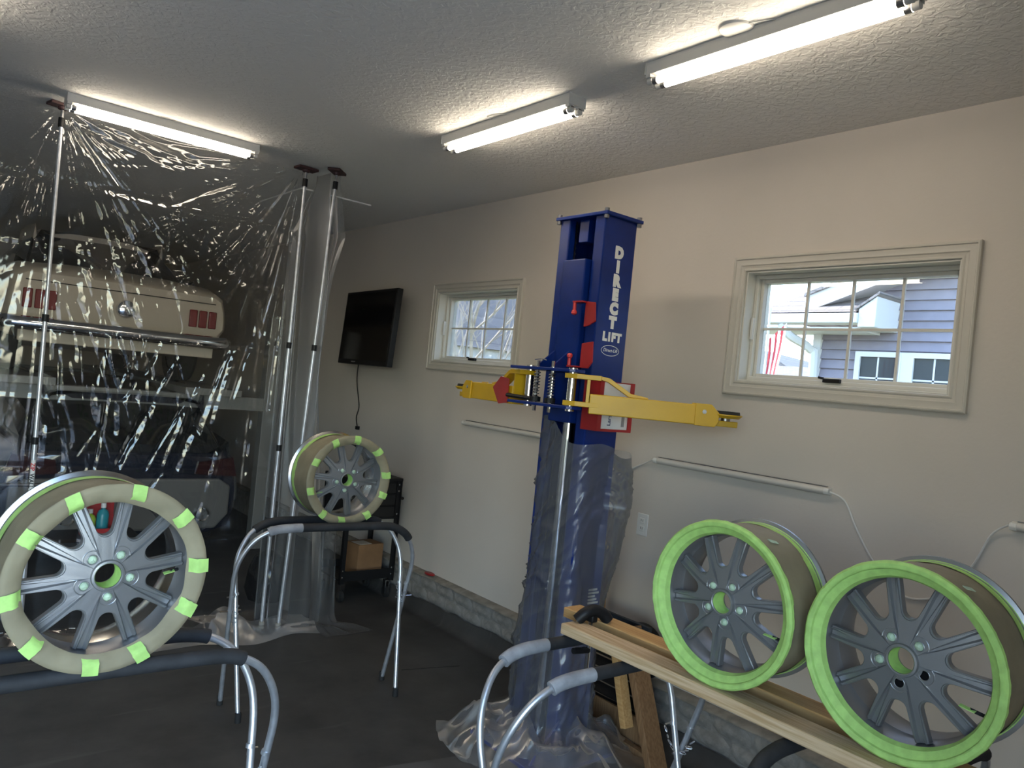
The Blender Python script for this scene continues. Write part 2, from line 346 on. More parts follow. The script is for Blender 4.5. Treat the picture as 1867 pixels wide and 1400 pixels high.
# windows
def casing_piece(p0, p1, inward, w, X):
    # moulding between outer corners p0->p1 (y,z) mitred; inward = 2D unit vector
    prof = [(0.0, 0.0), (0.0, 0.020), (0.006, 0.024), (0.011, 0.024), (0.014, 0.018), (0.023, 0.017), (0.040, 0.019), (0.045, 0.014), (0.055, 0.012), (0.061, 0.016), (w-0.003, 0.016), (w, 0.010), (w, -0.02)]
    d = Vector(p1)-Vector(p0); L = d.length; d.normalize(); inw = Vector(inward); V = []
    for (q, h) in prof:
        for s_ in (0, 1):
            a = q if s_ == 0 else L-q; pt = Vector(p0)+d*a+inw*q; V.append((X-h, pt.x, pt.y))
    n = len(prof); return MB().add(V, [(2*i, 2*i+1, 2*i+3, 2*i+2) for i in range(n-1)])
def window(name, h, crank, label):
    y0, y1, z0, z1 = h; w = 0.070; r = struct(thing(name, label, 'window')); del r['category']
    oy0, oy1, oz0, oz1 = y0-w, y1+w, z0-w, z1+w
    for p0, p1, inn in (((oy0,oz0),(oy1,oz0),(0,1)),((oy1,oz0),(oy1,oz1),(-1,0)),((oy1,oz1),(oy0,oz1),(0,-1)),((oy0,oz1),(oy0,oz0),(1,0))):
        casing_piece(p0, p1, inn, w, XW).build('casing', M_TRIM, r, smooth=20)
    # jamb liner
    t = 0.008; X1 = XW+0.165
    jb = MB(); jb.box(XW-0.005, X1, y0, y0+t, z0, z1); jb.box(XW-0.005, X1, y1-t, y1, z0, z1); jb.box(XW-0.005, X1, y0+t, y1-t, z1-t, z1); jb.box(XW-0.005, X1, y0+t, y1-t, z0, z0+t)
    jb.build('jamb', M_VINYL, r, smooth=0, bevel=0.002)
    # frame and sash
    fx0, fx1 = XW+0.062, XW+0.150; f = 0.020
    fr = MB(); a0, a1, b0, b1 = y0+t, y1-t, z0+t, z1-t
    fr.box(fx0, fx1, a0, a0+f, b0, b1); fr.box(fx0, fx1, a1-f, a1, b0, b1); fr.box(fx0, fx1, a0+f, a1-f, b1-f, b1); fr.box(fx0-0.02, fx1, a0+f, a1-f, b0, b0+f)
    fr.build('window_frame', M_VINYL, r, smooth=0, bevel=0.004)
    s0, s1, u0, u1 = a0+f, a1-f, b0+f, b1-f; g = 0.018; sx0, sx1 = fx0+0.022, fx1-0.006
    sa = MB(); sa.box(sx0, sx1, s0, s0+g, u0, u1); sa.box(sx0, sx1, s1-g, s1, u0, u1); sa.box(sx0, sx1, s0+g, s1-g, u1-g, u1); sa.box(sx0, sx1, s0+g, s1-g, u0, u0+g)
    sh = sa.build('sash', M_VINYL, r, smooth=0, bevel=0.003)
    gy0, gy1, gz0, gz1 = s0+g, s1-g, u0+g, u1-g; gx = (sx0+sx1)/2
    ny, nz = 4, 2
    for i in range(ny):
        for k in range(nz):
            MB().box(gx-0.002, gx+0.002, gy0+(gy1-gy0)*i/ny, gy0+(gy1-gy0)*(i+1)/ny, gz0+(gz1-gz0)*k/nz, gz0+(gz1-gz0)*(k+1)/nz).build('pane', M_GLASS, sh, smooth=0)
    for i in range(1, ny):
        yy = gy0+(gy1-gy0)*i/ny; MB().box(gx-0.006, gx+0.006, yy-0.006, yy+0.006, gz0, gz1).build('muntin', M_VINYL, sh, smooth=0)
    zz = (gz0+gz1)/2; MB().box(gx-0.0065, gx+0.0065, gy0, gy1, zz-0.006, zz+0.006).build('muntin', M_VINYL, sh, smooth=0)
    # latch on the far stile, crank on the sill
    la = MB(); la.box(fx0-0.016, fx0+0.002, a1-f*0.9, a1-f*0.2, (b0+b1)/2-0.06, (b0+b1)/2+0.05); la.build('latch', M_WHITE, r, bevel=0.004)
    cyc = (y0+y1)/2+0.03
    ck = MB(); ck.box(fx0-0.04, fx0-0.018, cyc-0.05, cyc+0.03, b0+0.012, b0+0.03); ck.tube([(fx0-0.03, cyc+0.03, b0+0.03), (fx0-0.034, cyc+0.055, b0+0.034)], 0.006, 8)
    ck.build('crank', M_BLACK, r, bevel=0.004)
    return r
window('window_1', WIN[0], True, 'wide gridded window looking out at a siding house')
window('window_2', WIN[1], True, 'gridded window looking out at bare trees')
# raised overhead door tracks stay out of view; door head trim
struct(MB().box(DOOR[0]-0.1, DOOR[1]+0.1, YF+0.0, YF+0.02, DOOR[2], DOOR[2]+0.1).build('trim_5', M_TRIM, smooth=0))

# ------------------------------------------------------------------ ceiling strip lights
def strip_light(label, c, rz, L, group, name='strip_light'):
    t = thing(name, label, 'ceiling light', (c[0], c[1], ZC), rz, group)
    hw = 0.05
    MB().prism([(-hw, 0), (hw, 0), (hw, -0.012), (hw-0.006, -0.046), (-hw+0.006, -0.046), (-hw, -0.012)], 'y', -L/2, L/2).build('housing', M_ENAMEL, t, smooth=0, bevel=0.002)
    for e in (-1, 1):
        MB().box(-hw-0.001, hw+0.001, e*(L/2)-0.002, e*(L/2)+0.002, -0.047, 0.0).build('end_plate', M_ENAMEL, t, smooth=0)
        lh = MB(); lh.box(-hw+0.004, hw-0.004, e*(L/2-0.012)-0.011, e*(L/2-0.012)+0.011, -0.058, -0.046)
        for x in (-0.024, 0.024):
            lh.lathe([(0.0, -0.011), (0.014, -0.011), (0.014, 0.011), (0.0, 0.011)], 14, 'y')
            q = lh.v[-56:]; lh.v[-56:] = [(a+x, b+e*(L/2-0.012), d-0.066) for a, b, d in q]
        lh.build('lamp_holder', M_ENAMEL, t)
    for x in (-0.024, 0.024):
        a = L/2-0.024
        MB().tube([(x, -a, -0.068), (x, a, -0.068)], 0.0135, 14).build('tube', M_TUBE, t)
        for e in (-1, 1): MB().tube([(x, e*a, -0.068), (x, e*(a-0.022), -0.068)], 0.0143, 14).build('tube_cap', M_STEEL, t)
    # loose supply wire looped on the ceiling beside it
    MB().tube(catmull([(hw-0.005, 0.02, -0.003), (-hw-0.02, 0.06, -0.004), (-hw-0.03, 0.0, -0.004), (-hw+0.01, -0.08, -0.003)], 5), 0.0025, 6).build('supply_wire', M_ENAMEL, t)
    return t
strip_light('lit twin tube strip light on the ceiling beside the round ceiling plate', (2.23, 1.565), 0.0, 1.0, 'ceiling strip lights')
strip_light('lit twin tube strip light on the ceiling, pointing from the wide window towards the hatch', (2.25, 3.02), 0.0, 1.0, 'ceiling strip lights')
strip_light('lit twin tube strip light running along the top of the clear plastic curtain', (1.125, 4.715), PI/2, 1.02, 'ceiling strip lights')
strip_light('twin tube strip light on the ceiling in front of the plastic curtain', (0.0, 3.42), 0.0, 1.0, 'ceiling strip lights', 'strip_light_offscreen')
p = MB().lathe([(0.0, -0.012), (0.045, -0.012), (0.058, -0.007), (0.062, 0.0)], 36, 'z'); o = p.build('ceiling_plate', M_ENAMEL); o.location = (2.16, 1.64, ZC)
tag(o, 'round white cover plate on the ceiling beside a strip light', 'cover plate')

# ================================================================== road wheels
RW = 0.24
def spoke_mesh():
    # one spoke centred on local +z (theta 0 = +z), half-sectors of 18 degrees to each window centre; face towards -y
    A = math.radians(18); s = 0.0172; R1 = 0.197; RH = 0.037; uc = 0.1235; rc = uc*math.sin(A)-s
    half = []   # list of (B, S, groove weight) for the half sector, in polar frame where the window axis is u (theta = A from spoke)
    # window frame: u along window axis, v towards the spoke
    def win2spoke(u, v, sgn):   # into spoke frame: spoke dir z, lateral x
        th = A; # window axis at angle A from the spoke
        # point = u*axis - v*perp (towards the spoke)
        x = u*math.sin(th)-v*math.cos(th); z = u*math.cos(th)+v*math.sin(th)
        return (sgn*x, z)
    B = []; S = []; G = []
    n1 = 9
    # edge line is parallel to the spoke centreline at lateral distance s : point (x=s, z)
    ztan = uc*math.cos(A)
    zt = math.sqrt(R1*R1-s*s)
    for i in range(n1):
        t = i/n1; B.append((s, zt+(ztan-zt)*t)); S.append((0.0, R1+(0.088-R1)*t)); G.append(1.0)
    n2 = 10
    cu_, cv_ = uc*math.sin(A), uc*math.cos(A)      # circle centre in spoke frame (x, z)
    # arc from tangent point (direction -x) down to the direction towards the hub along the window axis
    a0 = PI; a1 = PI+(PI/2-A)
    for i in range(n2+1):
        t = i/n2; an = a0+(a1-a0)*t; B.append((cu_+rc*math.cos(an), cv_+rc*math.sin(an)))
        if t < 0.5:
            r = 0.088+(RH-0.088)*(t/0.5); S.append((0.0, r)); G.append(max(0.0, min(1.0, (r-0.042)/0.03)))
        else:
            th = A*(t-0.5)/0.5; S.append((RH*math.sin(th), RH*math.cos(th))); G.append(0.0)
    def dish(x, z):
        r = math.hypot(x, z); k = max(0.0, min(1.0, r/R1)); return 0.030+0.024*k**1.6
    mb = MB()
    for sgn in (1, -1):
        V = []; nr = 9; tail = []
        for (b, q, g) in zip(B, S, G):
            bx, bz = b; sx, sz = q; d = math.hypot(sx-bx, sz-bz)
            prof = [(0.0, 0.026), (0.0, 0.0055), (0.0022, 0.0035), (0.0036, 0.0035), (0.0048, 0.0)]
            gw = 0.0078*g
            prof += [(max(0.0052, d-0.0030-gw), 0.0), (max(0.0056, d-0.0012-gw), 0.0030*g), (max(0.006, d-gw*0.72), 0.0085*g), (d, 0.0085*g)]
            for (o, h) in prof:
                k = min(1.0, o/d); x = bx+(sx-bx)*k; z = bz+(sz-bz)*k
                V.append((sgn*x, dish(x, z)+h, z))
        n = len(B)
        Fs = [(i*nr+k, (i+1)*nr+k, (i+1)*nr+k+1, i*nr+k+1) for i in range(n-1) for k in range(nr-1)]
        mb.add(V, Fs)
        # rim end wall of the spoke
        ends = [0*nr+k for k in range(nr)]; base_ = len(mb.v)-len(V)
        back = [(mb.v[base_+k][0], dish(0, R1)+0.026, mb.v[base_+k][2]) for k in range(nr)]
        o2 = len(mb.v); mb.v += back
        for k in range(nr-1): mb.f.append((base_+ends[k], base_+ends[k+1], o2+k+1, o2+k)); mb.mi.append(0)
    return mb.mesh('spoke', M_GREY, 30)
SPOKE = spoke_mesh()
def jitter_ring(prof_fn, n, name, material, parent):
    # closed ring surface from a profile function of the angle
    P = []
    for j_ in range(n+1):
        an = 2*PI*j_/n
        P.append([(r*math.cos(an), y, r*math.sin(an)) for (r, y) in prof_fn(an, j_ % n)])
    return grid_obj(name, np.array(P), material, parent, True, 28 if name == 'rim_tape' else 0)
def wheel(label, center, az, style, phase, seed, width=0.245, plugs=(1,1,1,1,1), valve=None, rear_mat=None):
    rnd = random.Random(seed)
    t = thing('road_wheel', label, 'wheel', (center[0], center[1], center[2]), -az, 'masked road wheels')
    w = width; rm = rear_mat or M_POL
    # barrel: inside surface and outside surface
    inner = [(0.235, 0.0), (0.229, 0.001), (0.222, 0.012), (0.208, 0.020), (0.203, 0.034), (0.2005, 0.055), (0.199, 0.084), (0.193, 0.094), (0.188, 0.13), (0.192, 0.17), (0.206, w-0.03), (0.215, w-0.012), (0.231, w-0.004), (0.237, w)]
    outer = [(RW, w-0.002), (RW, w-0.010), (0.228, w-0.014), (0.222, w-0.03), (0.217, w-0.06), (0.205, w-0.10), (0.205, 0.07), (0.219, 0.045), (0.224, 0.018), (RW-0.004, 0.011), (RW, 0.006)]
    MB().lathe(inner[:8], 72).build('inner_barrel', M_GREY, t, smooth=50)
    MB().lathe(inner[7:]+outer[:3], 72).build('rear_rim', rm, t, smooth=40)
    MB().lathe(outer[2:]+[inner[0]], 72).build('outer_barrel', M_GREY, t, smooth=40)
    # spokes
    for k in range(10):
        o = put('spoke', SPOKE, t); o.rotation_euler = (0, phase+k*PI/5, 0)
    # hub
    MB().lathe([(0.0315, 0.075), (0.0315, 0.024), (0.034, 0.0215), (0.039, 0.0225), (0.0405, 0.026), (0.0405, 0.05)], 48).build('hub_ring', M_GREY, t)
    MB().lathe([(0.060, 0.058), (0.070, 0.056), (0.070, 0.085), (0.0315, 0.085), (0.0315, 0.06)], 48).build('hub_back', M_GREY, t)
    MB().lathe([(0.0308, 0.026), (0.0300, 0.03), (0.0300, 0.078), (0.0308, 0.079)], 40).build('bore_tape', M_TAPE, t)
    # lug pockets in every second petal (petal axis lies 18 degrees off a spoke)
    for k in range(5):
        th = phase+PI/10+k*2*PI/5; lr = 0.057; cx, cz = lr*math.sin(th), lr*math.cos(th)
        yf = 0.030+0.024*(lr/0.197)**1.6
        pk = MB(); pk.lathe([(0.0135, yf-0.0012), (0.0125, yf-0.0018), (0.0112, yf-0.0008), (0.0108, yf+0.003)], 22)
        pk.v = [(x+cx, y, z+cz) for x, y, z in pk.v]; hole = pk.build('lug_seat', M_GREY, t)
        if plugs[k] == 1:
            dm = MB(); dm.lathe([(0.0, yf-0.0075), (0.005, yf-0.0068), (0.0085, yf-0.0045), (0.0105, yf-0.001), (0.0110, yf+0.002)], 18)
            dm.v = [(x+cx+(rnd.random()-.5)*.0012, y+(rnd.random()-.5)*.0012, z+cz+(rnd.random()-.5)*.0012) for x, y, z in dm.v]
            dm.build('lug_plug', M_TAPEP, t, smooth=60)
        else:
            dm = MB(); dm.lathe([(0.0, yf-0.0004), (0.0114, yf-0.0004)], 18); dm.v = [(x+cx, y, z+cz) for x, y, z in dm.v]; dm.build('lug_hole_shade', M_GLOSSB, t)  # flat black disc stands in for the shade inside an open lug hole
        ar = []
        for i in range(15):
            b = -1.15+2.3*i/14; px = cx+0.0225*math.sin(th+b); pz = cz+0.0225*math.cos(th+b)
            r_ = math.hypot(px, pz); ar.append((px, 0.030+0.024*(r_/0.197)**1.6-0.0006, pz))
        MB().tube(ar, 0.0014, 6).build('pocket_edge', M_GREY, t)
    nz = lambda an, f, sd: float(vnoise(np.array([an*f/(2*PI)]), np.array([0.0]), sd)[0]) if an < 2*PI-1e-6 else float(vnoise(np.array([0.0]), np.array([0.0]), sd)[0])
    def per(an, f, sd):      # periodic noise
        return float(vnoise(np.array([f*math.cos(an)+20]), np.array([f*math.sin(an)+20]), sd)[0])-0.5
    if style == 'tape':
        def pf(an, j_):
            d = 0.0022*per(an, 14, seed)+0.0012*per(an, 40, seed+1); e = 0.006*per(an, 6, seed+2)
            return [(0.1985+e*0.3, 0.034), (0.2045, 0.0175+d*.3), (0.2165+d*.5, 0.0085), (0.2215+d*.5, 0.0055), (0.2238+d*.5, -0.0012+d*.4), (0.2270+d, -0.0036), (0.2360+d, -0.0046-d), (0.2415+d*.7, 0.001), (0.2428+d, 0.010), (0.2330+d, 0.016+e), (0.2285+d+abs(e)*.4, 0.024+e*1.5), (0.2270, 0.034+e*3)]
        jitter_ring(pf, 150, 'rim_tape', M_TAPE, t)
        def pw(an, j_):
            d = 0.006*per(an, 2.2, seed+5)+0.003*per(an, 7, seed+6)
            return [(0.2275+d*.2, 0.020), (0.2285+d, 0.05), (0.2275+d*1.5, 0.10), (0.2265+d*1.5, 0.15), (0.2255+d, w-0.05), (0.2245, w-0.030)]
        jitter_ring(pw, 110, 'barrel_wrap', M_PAPER, t)
        def pt(an, j_):
            e = 0.005*per(an, 4, seed+8); return [(0.2268, w-0.048+e), (0.2262, w-0.03), (0.2262, w-0.016), (0.231, w-0.0125)]
        jitter_ring(pt, 110, 'rear_tape', M_TAPE, t)
        # small stray scrap of tape on the wrap
        an = 1.05; c_ = Vector((0.236*math.cos(an), 0.075, 0.236*math.sin(an)))
        MB().obox(c_, (0.3, 1, -0.2), (-math.sin(an), 0, math.cos(an)), (math.cos(an), 0, math.sin(an)), 0.016, 0.006, 0.0008).build('tape_scrap', M_TAPEP, t)
    else:
        def pf(an, j_):
            d = 0.004*per(an, 5, seed)+0.0025*per(an, 13, seed+1); kink = 0.010*per(an, 3.5, seed+4)
            return [(0.1925+kink*1.1, 0.010+d*1.5), (0.2005+kink*.5, 0.0015+d*1.6), (0.213, -0.0030+d*1.6), (0.228, -0.0045-d*1.4), (0.2400+d*.3, -0.0040), (0.2418+d*.4, 0.0005)]
        jitter_ring(pf, 150, 'rim_paper', M_PAPER, t)
        def pe(an, j_):
            d = 0.002*per(an, 9, seed+3); return [(0.2035, 0.030), (0.2045+d, 0.020), (0.2052+d, 0.012)]
        jitter_ring(pe, 120, 'inner_tape', M_TAPE, t)
        def pw(an, j_):
            d = 0.006*per(an, 2.5, seed+5)+0.004*per(an, 6, seed+6)
            return [(0.2375, 0.004), (0.2320+d*.4, 0.02), (0.2275+d, 0.06), (0.2265+d*1.5, 0.10), (0.2265+d*1.5, 0.15), (0.2255+d, w-0.055), (0.225, w-0.040)]
        jitter_ring(pw, 110, 'barrel_wrap', M_PAPER, t)
        def pt(an, j_):
            e = 0.006*per(an, 3, seed+8); return [(0.2272, w-0.062+e), (0.2266, w-0.04), (0.2266, w-0.022)]
        jitter_ring(pt, 110, 'rear_tape', M_TAPE, t)
        ntab = 10
        for k in range(ntab):
            an = 2*PI*k/ntab+phase*0.5+(rnd.random()-.5)*0.16; wd = 0.017+rnd.random()*0.003; sk = (rnd.random()-.5)*0.35; n = 5
            P = np.zeros((n+2, 4, 3))
            for i in range(n+2):
                f = i/(n+1); r = 0.196+0.0475*f; y = (0.0075-0.0195*min(1, f*3) if f < .34 else -0.0120+0.0035*max(0, (f-.7)/.3))-0.001
                for q in range(4):
                    la = (q/3-.5)*2*wd+sk*(r-0.22)+(0.002*(rnd.random()-.5)); aa = an+la/r
                    P[i, q] = (r*math.cos(aa), y+(rnd.random()-.5)*0.0010, r*math.sin(aa))
            grid_obj('tape_tab', P, M_TAPE, t)
    if valve is not None:
        an = valve; r0, r1 = 0.165, 0.193
        MB().tube([(r1*math.cos(an), 0.078, r1*math.sin(an)), (r0*math.cos(an), 0.055, r0*math.sin(an))], 0.0045, 8).build('valve_stem', M_RUB, t)
        c_ = Vector(((r0-0.004)*math.cos(an), 0.050, (r0-0.004)*math.sin(an)))
        MB().obox(c_, (math.cos(an), 0.35, math.sin(an)+0.15), (0, 1, 0.2), (-math.sin(an), 0.2, math.cos(an)), 0.017, 0.006, 0.0009).build('valve_tape', M_TAPE, t)
    return t
wheel('silver-spoked wheel with tan paper ring on the stand whose both pads are black', (0.478, 2.123, 1.168), math.radians(-4), 'paper', math.radians(12), 3, valve=math.radians(-4))
wheel('silver-spoked wheel with tan paper ring on the stand beside the black tool cart', (1.948, 3.697, 1.160), math.radians(1), 'paper', math.radians(24), 9, width=0.255, valve=math.radians(206))
wheel('green-rimmed grey wheel on the boards, nearest the clamp, with no lug holes shaded by black discs', (1.933, 1.336, 1.178), math.radians(89.5), 'tape', math.radians(8), 21, width=0.215, plugs=(1, 1, 1, 1, 1), valve=math.radians(-20), rear_mat=M_GREY)
wheel('green-rimmed grey wheel on the boards with two lug holes shaded by black discs', (1.955, 0.826, 1.178), math.radians(89.5), 'tape', math.radians(20), 33, width=0.235, plugs=(1, 0, 0, 1, 1), valve=math.radians(-24), rear_mat=M_GREY)

# ================================================================== folding panel stands
def stand(label, c, rz, zt, gapb, gapf, foams, feet=0.115, mats=('z', 'z'), sweep=0.475):
    """two U frames crossing like an X; frame 0 has its bar at +gapb (back) and feet at -feet, frame 1 the reverse"""
    t = thing('panel_stand', label, 'work stand', (c[0], c[1], 0), rz, 'folding panel stands')
    for k in (0, 1):
        vt = gapb if k == 0 else -gapf; vb = -feet if k == 0 else feet
        off = -0.030 if k == 0 else 0.015; f = foams[k]
        V = lambda z: vt+(vb-vt)*(zt-z)/zt
        sw = sweep+(off*0.6)
        prof = [(-sw+0.035, 0.025), (-sw+0.02, zt*0.30), (-sw+0.005, zt*0.6), (-sw, zt-0.235), (-sw+0.018, zt-0.145), (-sw+0.065, zt-0.065), (-sw+0.13, zt-0.020), (-sw+0.20, zt-0.003), (-0.15, zt)]
        pts = [(u, V(z), z) for u, z in prof]; pts = pts+[(-u, v, z) for u, v, z in reversed(pts)]
        path = catmull(pts, 5)
        MB().tube(path, 0.0118, 12).build('tube_frame', M_ZINC, t, smooth=60)
        fp = [p_ for p_ in path if f[0] <= p_.x <= f[1] and p_.z > zt-0.09]
        if f[2] == 'white':
            i0 = [i for i, p_ in enumerate(fp) if p_.x < f[0]+0.17]
            MB().tube(fp[:len(i0)+1], 0.0225, 14).build('foam_sleeve', M_FOAMW, t, smooth=60)
            MB().tube(fp[len(i0):], 0.0215, 14).build('foam_sleeve', M_FOAM, t, smooth=60)
        else:
            MB().tube(fp, 0.0215, 14).build('foam_sleeve', M_FOAM, t, smooth=60)
        for e in (-1, 1):
            u, z = e*(sw-0.035), 0.0
            MB().lathe([(0.0, 0.0), (0.0155, 0.0), (0.0155, 0.045), (0.012, 0.047)], 14, 'z').build('foot_cap', M_RUB, t).location = (u, V(0.0), 0.0)
        for e in (-1, 1):   # joint collar
            z = zt-0.34; MB().tube([(e*(sw-0.006), V(z), z), (e*(sw-0.008), V(z-0.012), z-0.012)], 0.0136, 12).build('collar', M_ZINC, t)
    # pivot bolts at the crossing, safety chains
    zx = zt*(1-gapb/(gapb+feet)) if True else 0
    for e in (-1, 1):
        MB().tube([(e*(sweep-0.05), 0, zx), (e*(sweep+0.05), 0, zx)], 0.0045, 8).build('pivot_bolt', M_CHROME, t)
        zc = zt-0.37; a = Vector((e*(sweep-0.02), gapb*0.55, zc)); b = Vector((e*(sweep-0.02), -gapf*0.5, zc))
        MB().tube([a, a+Vector((e*0.03, 0, 0))], 0.004, 8).build('chain_bolt', M_CHROME, t)
        n = 11
        for i in range(n):
            f0 = (i+0.5)/n; p_ = a.lerp(b, f0)*1.0; p_.z -= 0.10*(1-(2*f0-1)**2)*(1.2 if e < 0 else 0.8)
            lk = MB(); rr = 0.0075; pts = [(rr*0.62*math.cos(q*PI/4), rr*1.7*math.sin(q*PI/4), 0) for q in range(9)]
            lk.tube(pts, 0.0016, 5, caps=False); o = lk.build('chain_link', M_ZINC, t)
            o.location = p_; o.rotation_euler = ((0.9 if f0 < .5 else -0.9)*abs(2*f0-1), PI/2 if i % 2 else 0.2, 0)
    return t
stand('tubular folding stand with black padding holding the large paper-ringed wheel', (0.497, 2.245), math.radians(-1), 0.922, 0.10, 0.10, ((-0.36, 0.325, ''), (-0.36, 0.36, '')), feet=0.09)
stand('tubular folding stand with one pale sprayed pad end, beside the black tool cart', (1.865, 3.70), math.radians(-4), 0.935, 0.095, 0.095, ((-0.37, 0.33, ''), (-0.365, 0.44, 'white')))
stand('tubular folding stand under the clamped board ends beside the blue lift post', (1.985, 1.80), math.radians(-1), 0.872, 0.135, 0.135, ((-0.35, 0.40, 'white'), (-0.365, 0.36, 'white')), feet=0.13)
stand('tubular folding stand under the board ends away from the lift post', (2.13, 0.93), math.radians(-2), 0.872, 0.135, 0.135, ((-0.36, 0.36, ''), (-0.36, 0.36, 'white')), feet=0.13)

# ================================================================== boards and clamp
def board(label, x0, x1, y0, y1, z0, z1, material, rz=0.0):
    me = MB(); n = 24; P = []
    for i in range(n+1):
        f = i/n; y = y0+(y1-y0)*f; d = 0.003*math.sin(f*9+x0*7)
        for (x, z) in ((x0, z0), (x1, z0), (x1, z1), (x0, z1)): P.append((x+d, y, z+d*0.3))
    me.add(P, [(i*4+k, i*4+(k+1) % 4, (i+1)*4+(k+1) % 4, (i+1)*4+k) for i in range(n) for k in range(4)]+[(3,2,1,0), tuple(n*4+k for k in range(4))])
    o = me.build('timber_board', material, bevel=0.004); return tag(o, label, 'board', 'boards across the stands')
ZB = 0.897
board('weathered pine board with the ragged end, carrying the taped rims', 1.915, 2.003, 0.10, 1.955, ZB, ZB+0.038, M_PINE)
board('orange-toned pine board lying behind the weathered board', 2.065, 2.153, 0.05, 2.10, ZB, ZB+0.038, M_PINEO)
t = thing('bar_clamp', 'black handled bar clamp between the two board ends', 'clamp', (2.034, 1.925, 0.0))
MB().tube([(0, 0, 0.74), (0, 0, ZB+0.06)], 0.008, 8).build('bar', M_CHROME, t)
pz = ZB+0.05
hd = MB(); hd.tube(catmull([(-0.055, 0.015, pz-0.006), (-0.035, 0.0, pz+0.020), (0.0, -0.01, pz+0.030), (0.035, -0.02, pz+0.018), (0.055, -0.03, pz-0.006)], 6), 0.022, 12); hd.build('handle', M_BLACK, t, smooth=60)
MB().box(-0.014, 0.014, -0.02, 0.02, pz-0.013, pz+0.02).build('head', M_BLACK, t, bevel=0.005)
MB().tube([(-0.075, 0.0, 0.838), (0.0, 0.0, 0.83)], 0.011, 10).build('lower_jaw', M_BLACK, t)

# ================================================================== two-post lift
LX0, LX1, LY0, LY1, LZ = 2.570, 2.790, 2.593, 2.910, 2.605
lift = thing('lift_post', 'tall blue vehicle lift post with white lettering and yellow swing arms', 'vehicle lift', (2.67, 2.77, 0))
def L(mb, name, material, parent=None, smooth=35, bevel=0.0):       # world coordinates into the lift's frame
    par = parent or lift
    mb.v = [(x-2.67, y-2.77, z) for x, y, z in mb.v]
    return mb.build(name, material, par, smooth, bevel)
w, lip = 0.012, 0.070
cpoly = [(LX0, LY0), (LX1, LY0), (LX1, LY1), (LX0, LY1), (LX0, LY1-lip), (LX0+0.045, LY1-lip), (LX0+0.045, LY1-lip+w), (LX0+w, LY1-lip+w), (LX0+w, LY1-w), (LX1-w, LY1-w),
         (LX1-w, LY0+w), (LX0+w, LY0+w), (LX0+w, LY0+lip-w), (LX0+0.045, LY0+lip-w), (LX0+0.045, LY0+lip), (LX0, LY0+lip)]
post = L(MB().prism(cpoly, 'z', 0.02, LZ), 'post', M_BLUE, smooth=0, bevel=0.007)
L(MB().box(LX0-0.18, LX1+0.10, LY0-0.10, LY1+0.10, 0.0, 0.02), 'base_plate', M_BLUE, bevel=0.003)
for sy in (LY0-0.005, LY1+0.005): L(MB().prism([(LX0-0.15, 0.02), (LX0+0.02, 0.02), (LX0+0.02, 0.2)], 'y', sy-0.006, sy+0.006), 'gusset', M_BLUE, smooth=0)
top = L(MB().box(LX0-0.016, LX1+0.020, LY0-0.022, LY1+0.022, LZ-0.003, LZ+0.014), 'top_plate', M_BLUE, bevel=0.003)
for bx in (LX0-0.004, LX1+0.004):
    for by in (LY0-0.006, LY1+0.006):
        b = MB(); b.lathe([(0.0, LZ+0.028), (0.0125, LZ+0.028), (0.0125, LZ+0.014), (0.010, LZ+0.013), (0.010, LZ-0.006), (0.013, LZ-0.006), (0.013, LZ-0.020), (0.0, LZ-0.020)], 6, 'z')
        b.v = [(x+bx, y+by, z) for x, y, z in b.v]; L(b, 'bolt', M_STEEL, smooth=0)
# dark inner spine, hanging stop block, lifting chain
L(MB().box(LX1-0.03, LX1-0.012, LY0+0.02, LY1-0.02, 0.05, LZ-0.02), 'inner_spine', M_BLUE, smooth=0)
L(MB().box(LX0+0.03, LX0+0.09, 2.735, 2.80, 2.49, LZ-0.003), 'stop_block', M_BLUE, smooth=0, bevel=0.003)
ch = MB()
for i in range(16): ch.box(LX0+0.05, LX0+0.058, 2.842+(0.003 if i % 2 else 0), 2.856-(0.003 if i % 2 else 0), 2.38+i*0.014, 2.38+i*0.014+0.012)
L(ch, 'lifting_chain', M_STEEL, smooth=0)
L(MB().tube([(LX0+0.06, 2.70, 2.30), (LX0+0.06, 2.70, 2.59)], 0.004, 8), 'cable', M_STEEL)
L(MB().tube([(LX0+0.055, 2.765, 0.05), (LX0+0.055, 2.765, 1.62)], 0.032, 18), 'hydraulic_ram', M_CHROME)
# carriage
car = L(MB().prism([(LX0-0.028, LY0+0.082), (LX0-0.028, LY1-0.075), (LX0+0.09, LY1-0.075), (LX0+0.09, LY1-0.09), (LX0-0.015, LY1-0.09), (LX0-0.015, LY0+0.095), (LX0+0.09, LY0+0.095), (LX0+0.09, LY0+0.082)], 'z', 1.60, 2.395), 'carriage', M_BLUE, smooth=0, bevel=0.006)
BX0, BX1, BY0, BY1 = 2.362, 2.535, 2.500, 2.928
for z, nm in ((1.840, 'bracket_plate'), (1.672, 'bracket_plate')):
    L(MB().prism([(BX0, BY0+0.02), (BX0+0.02, BY0), (BX0+0.09, BY0+0.01), (BX1, LY0+0.02), (BX1, BY1-0.01), (BX0+0.02, BY1+0.035), (BX0, BY1+0.015)], 'z', z, z+0.014), nm, M_BLUE, smooth=0, bevel=0.002)
for y in (2.72, 2.825): L(MB().prism([(BX0+0.06, 1.854), (BX1, 1.854), (BX1, 1.945)], 'y', y-0.005, y+0.005), 'bracket_rib', M_BLUE, smooth=0)
L(MB().box(BX0+0.05, BX1, 2.70, 2.735, 1.686, 1.84), 'bracket_web', M_BLUE, smooth=0, bevel=0.003)
PV = [Vector((2.415, 2.55, 0)), Vector((2.435, 2.872, 0))]
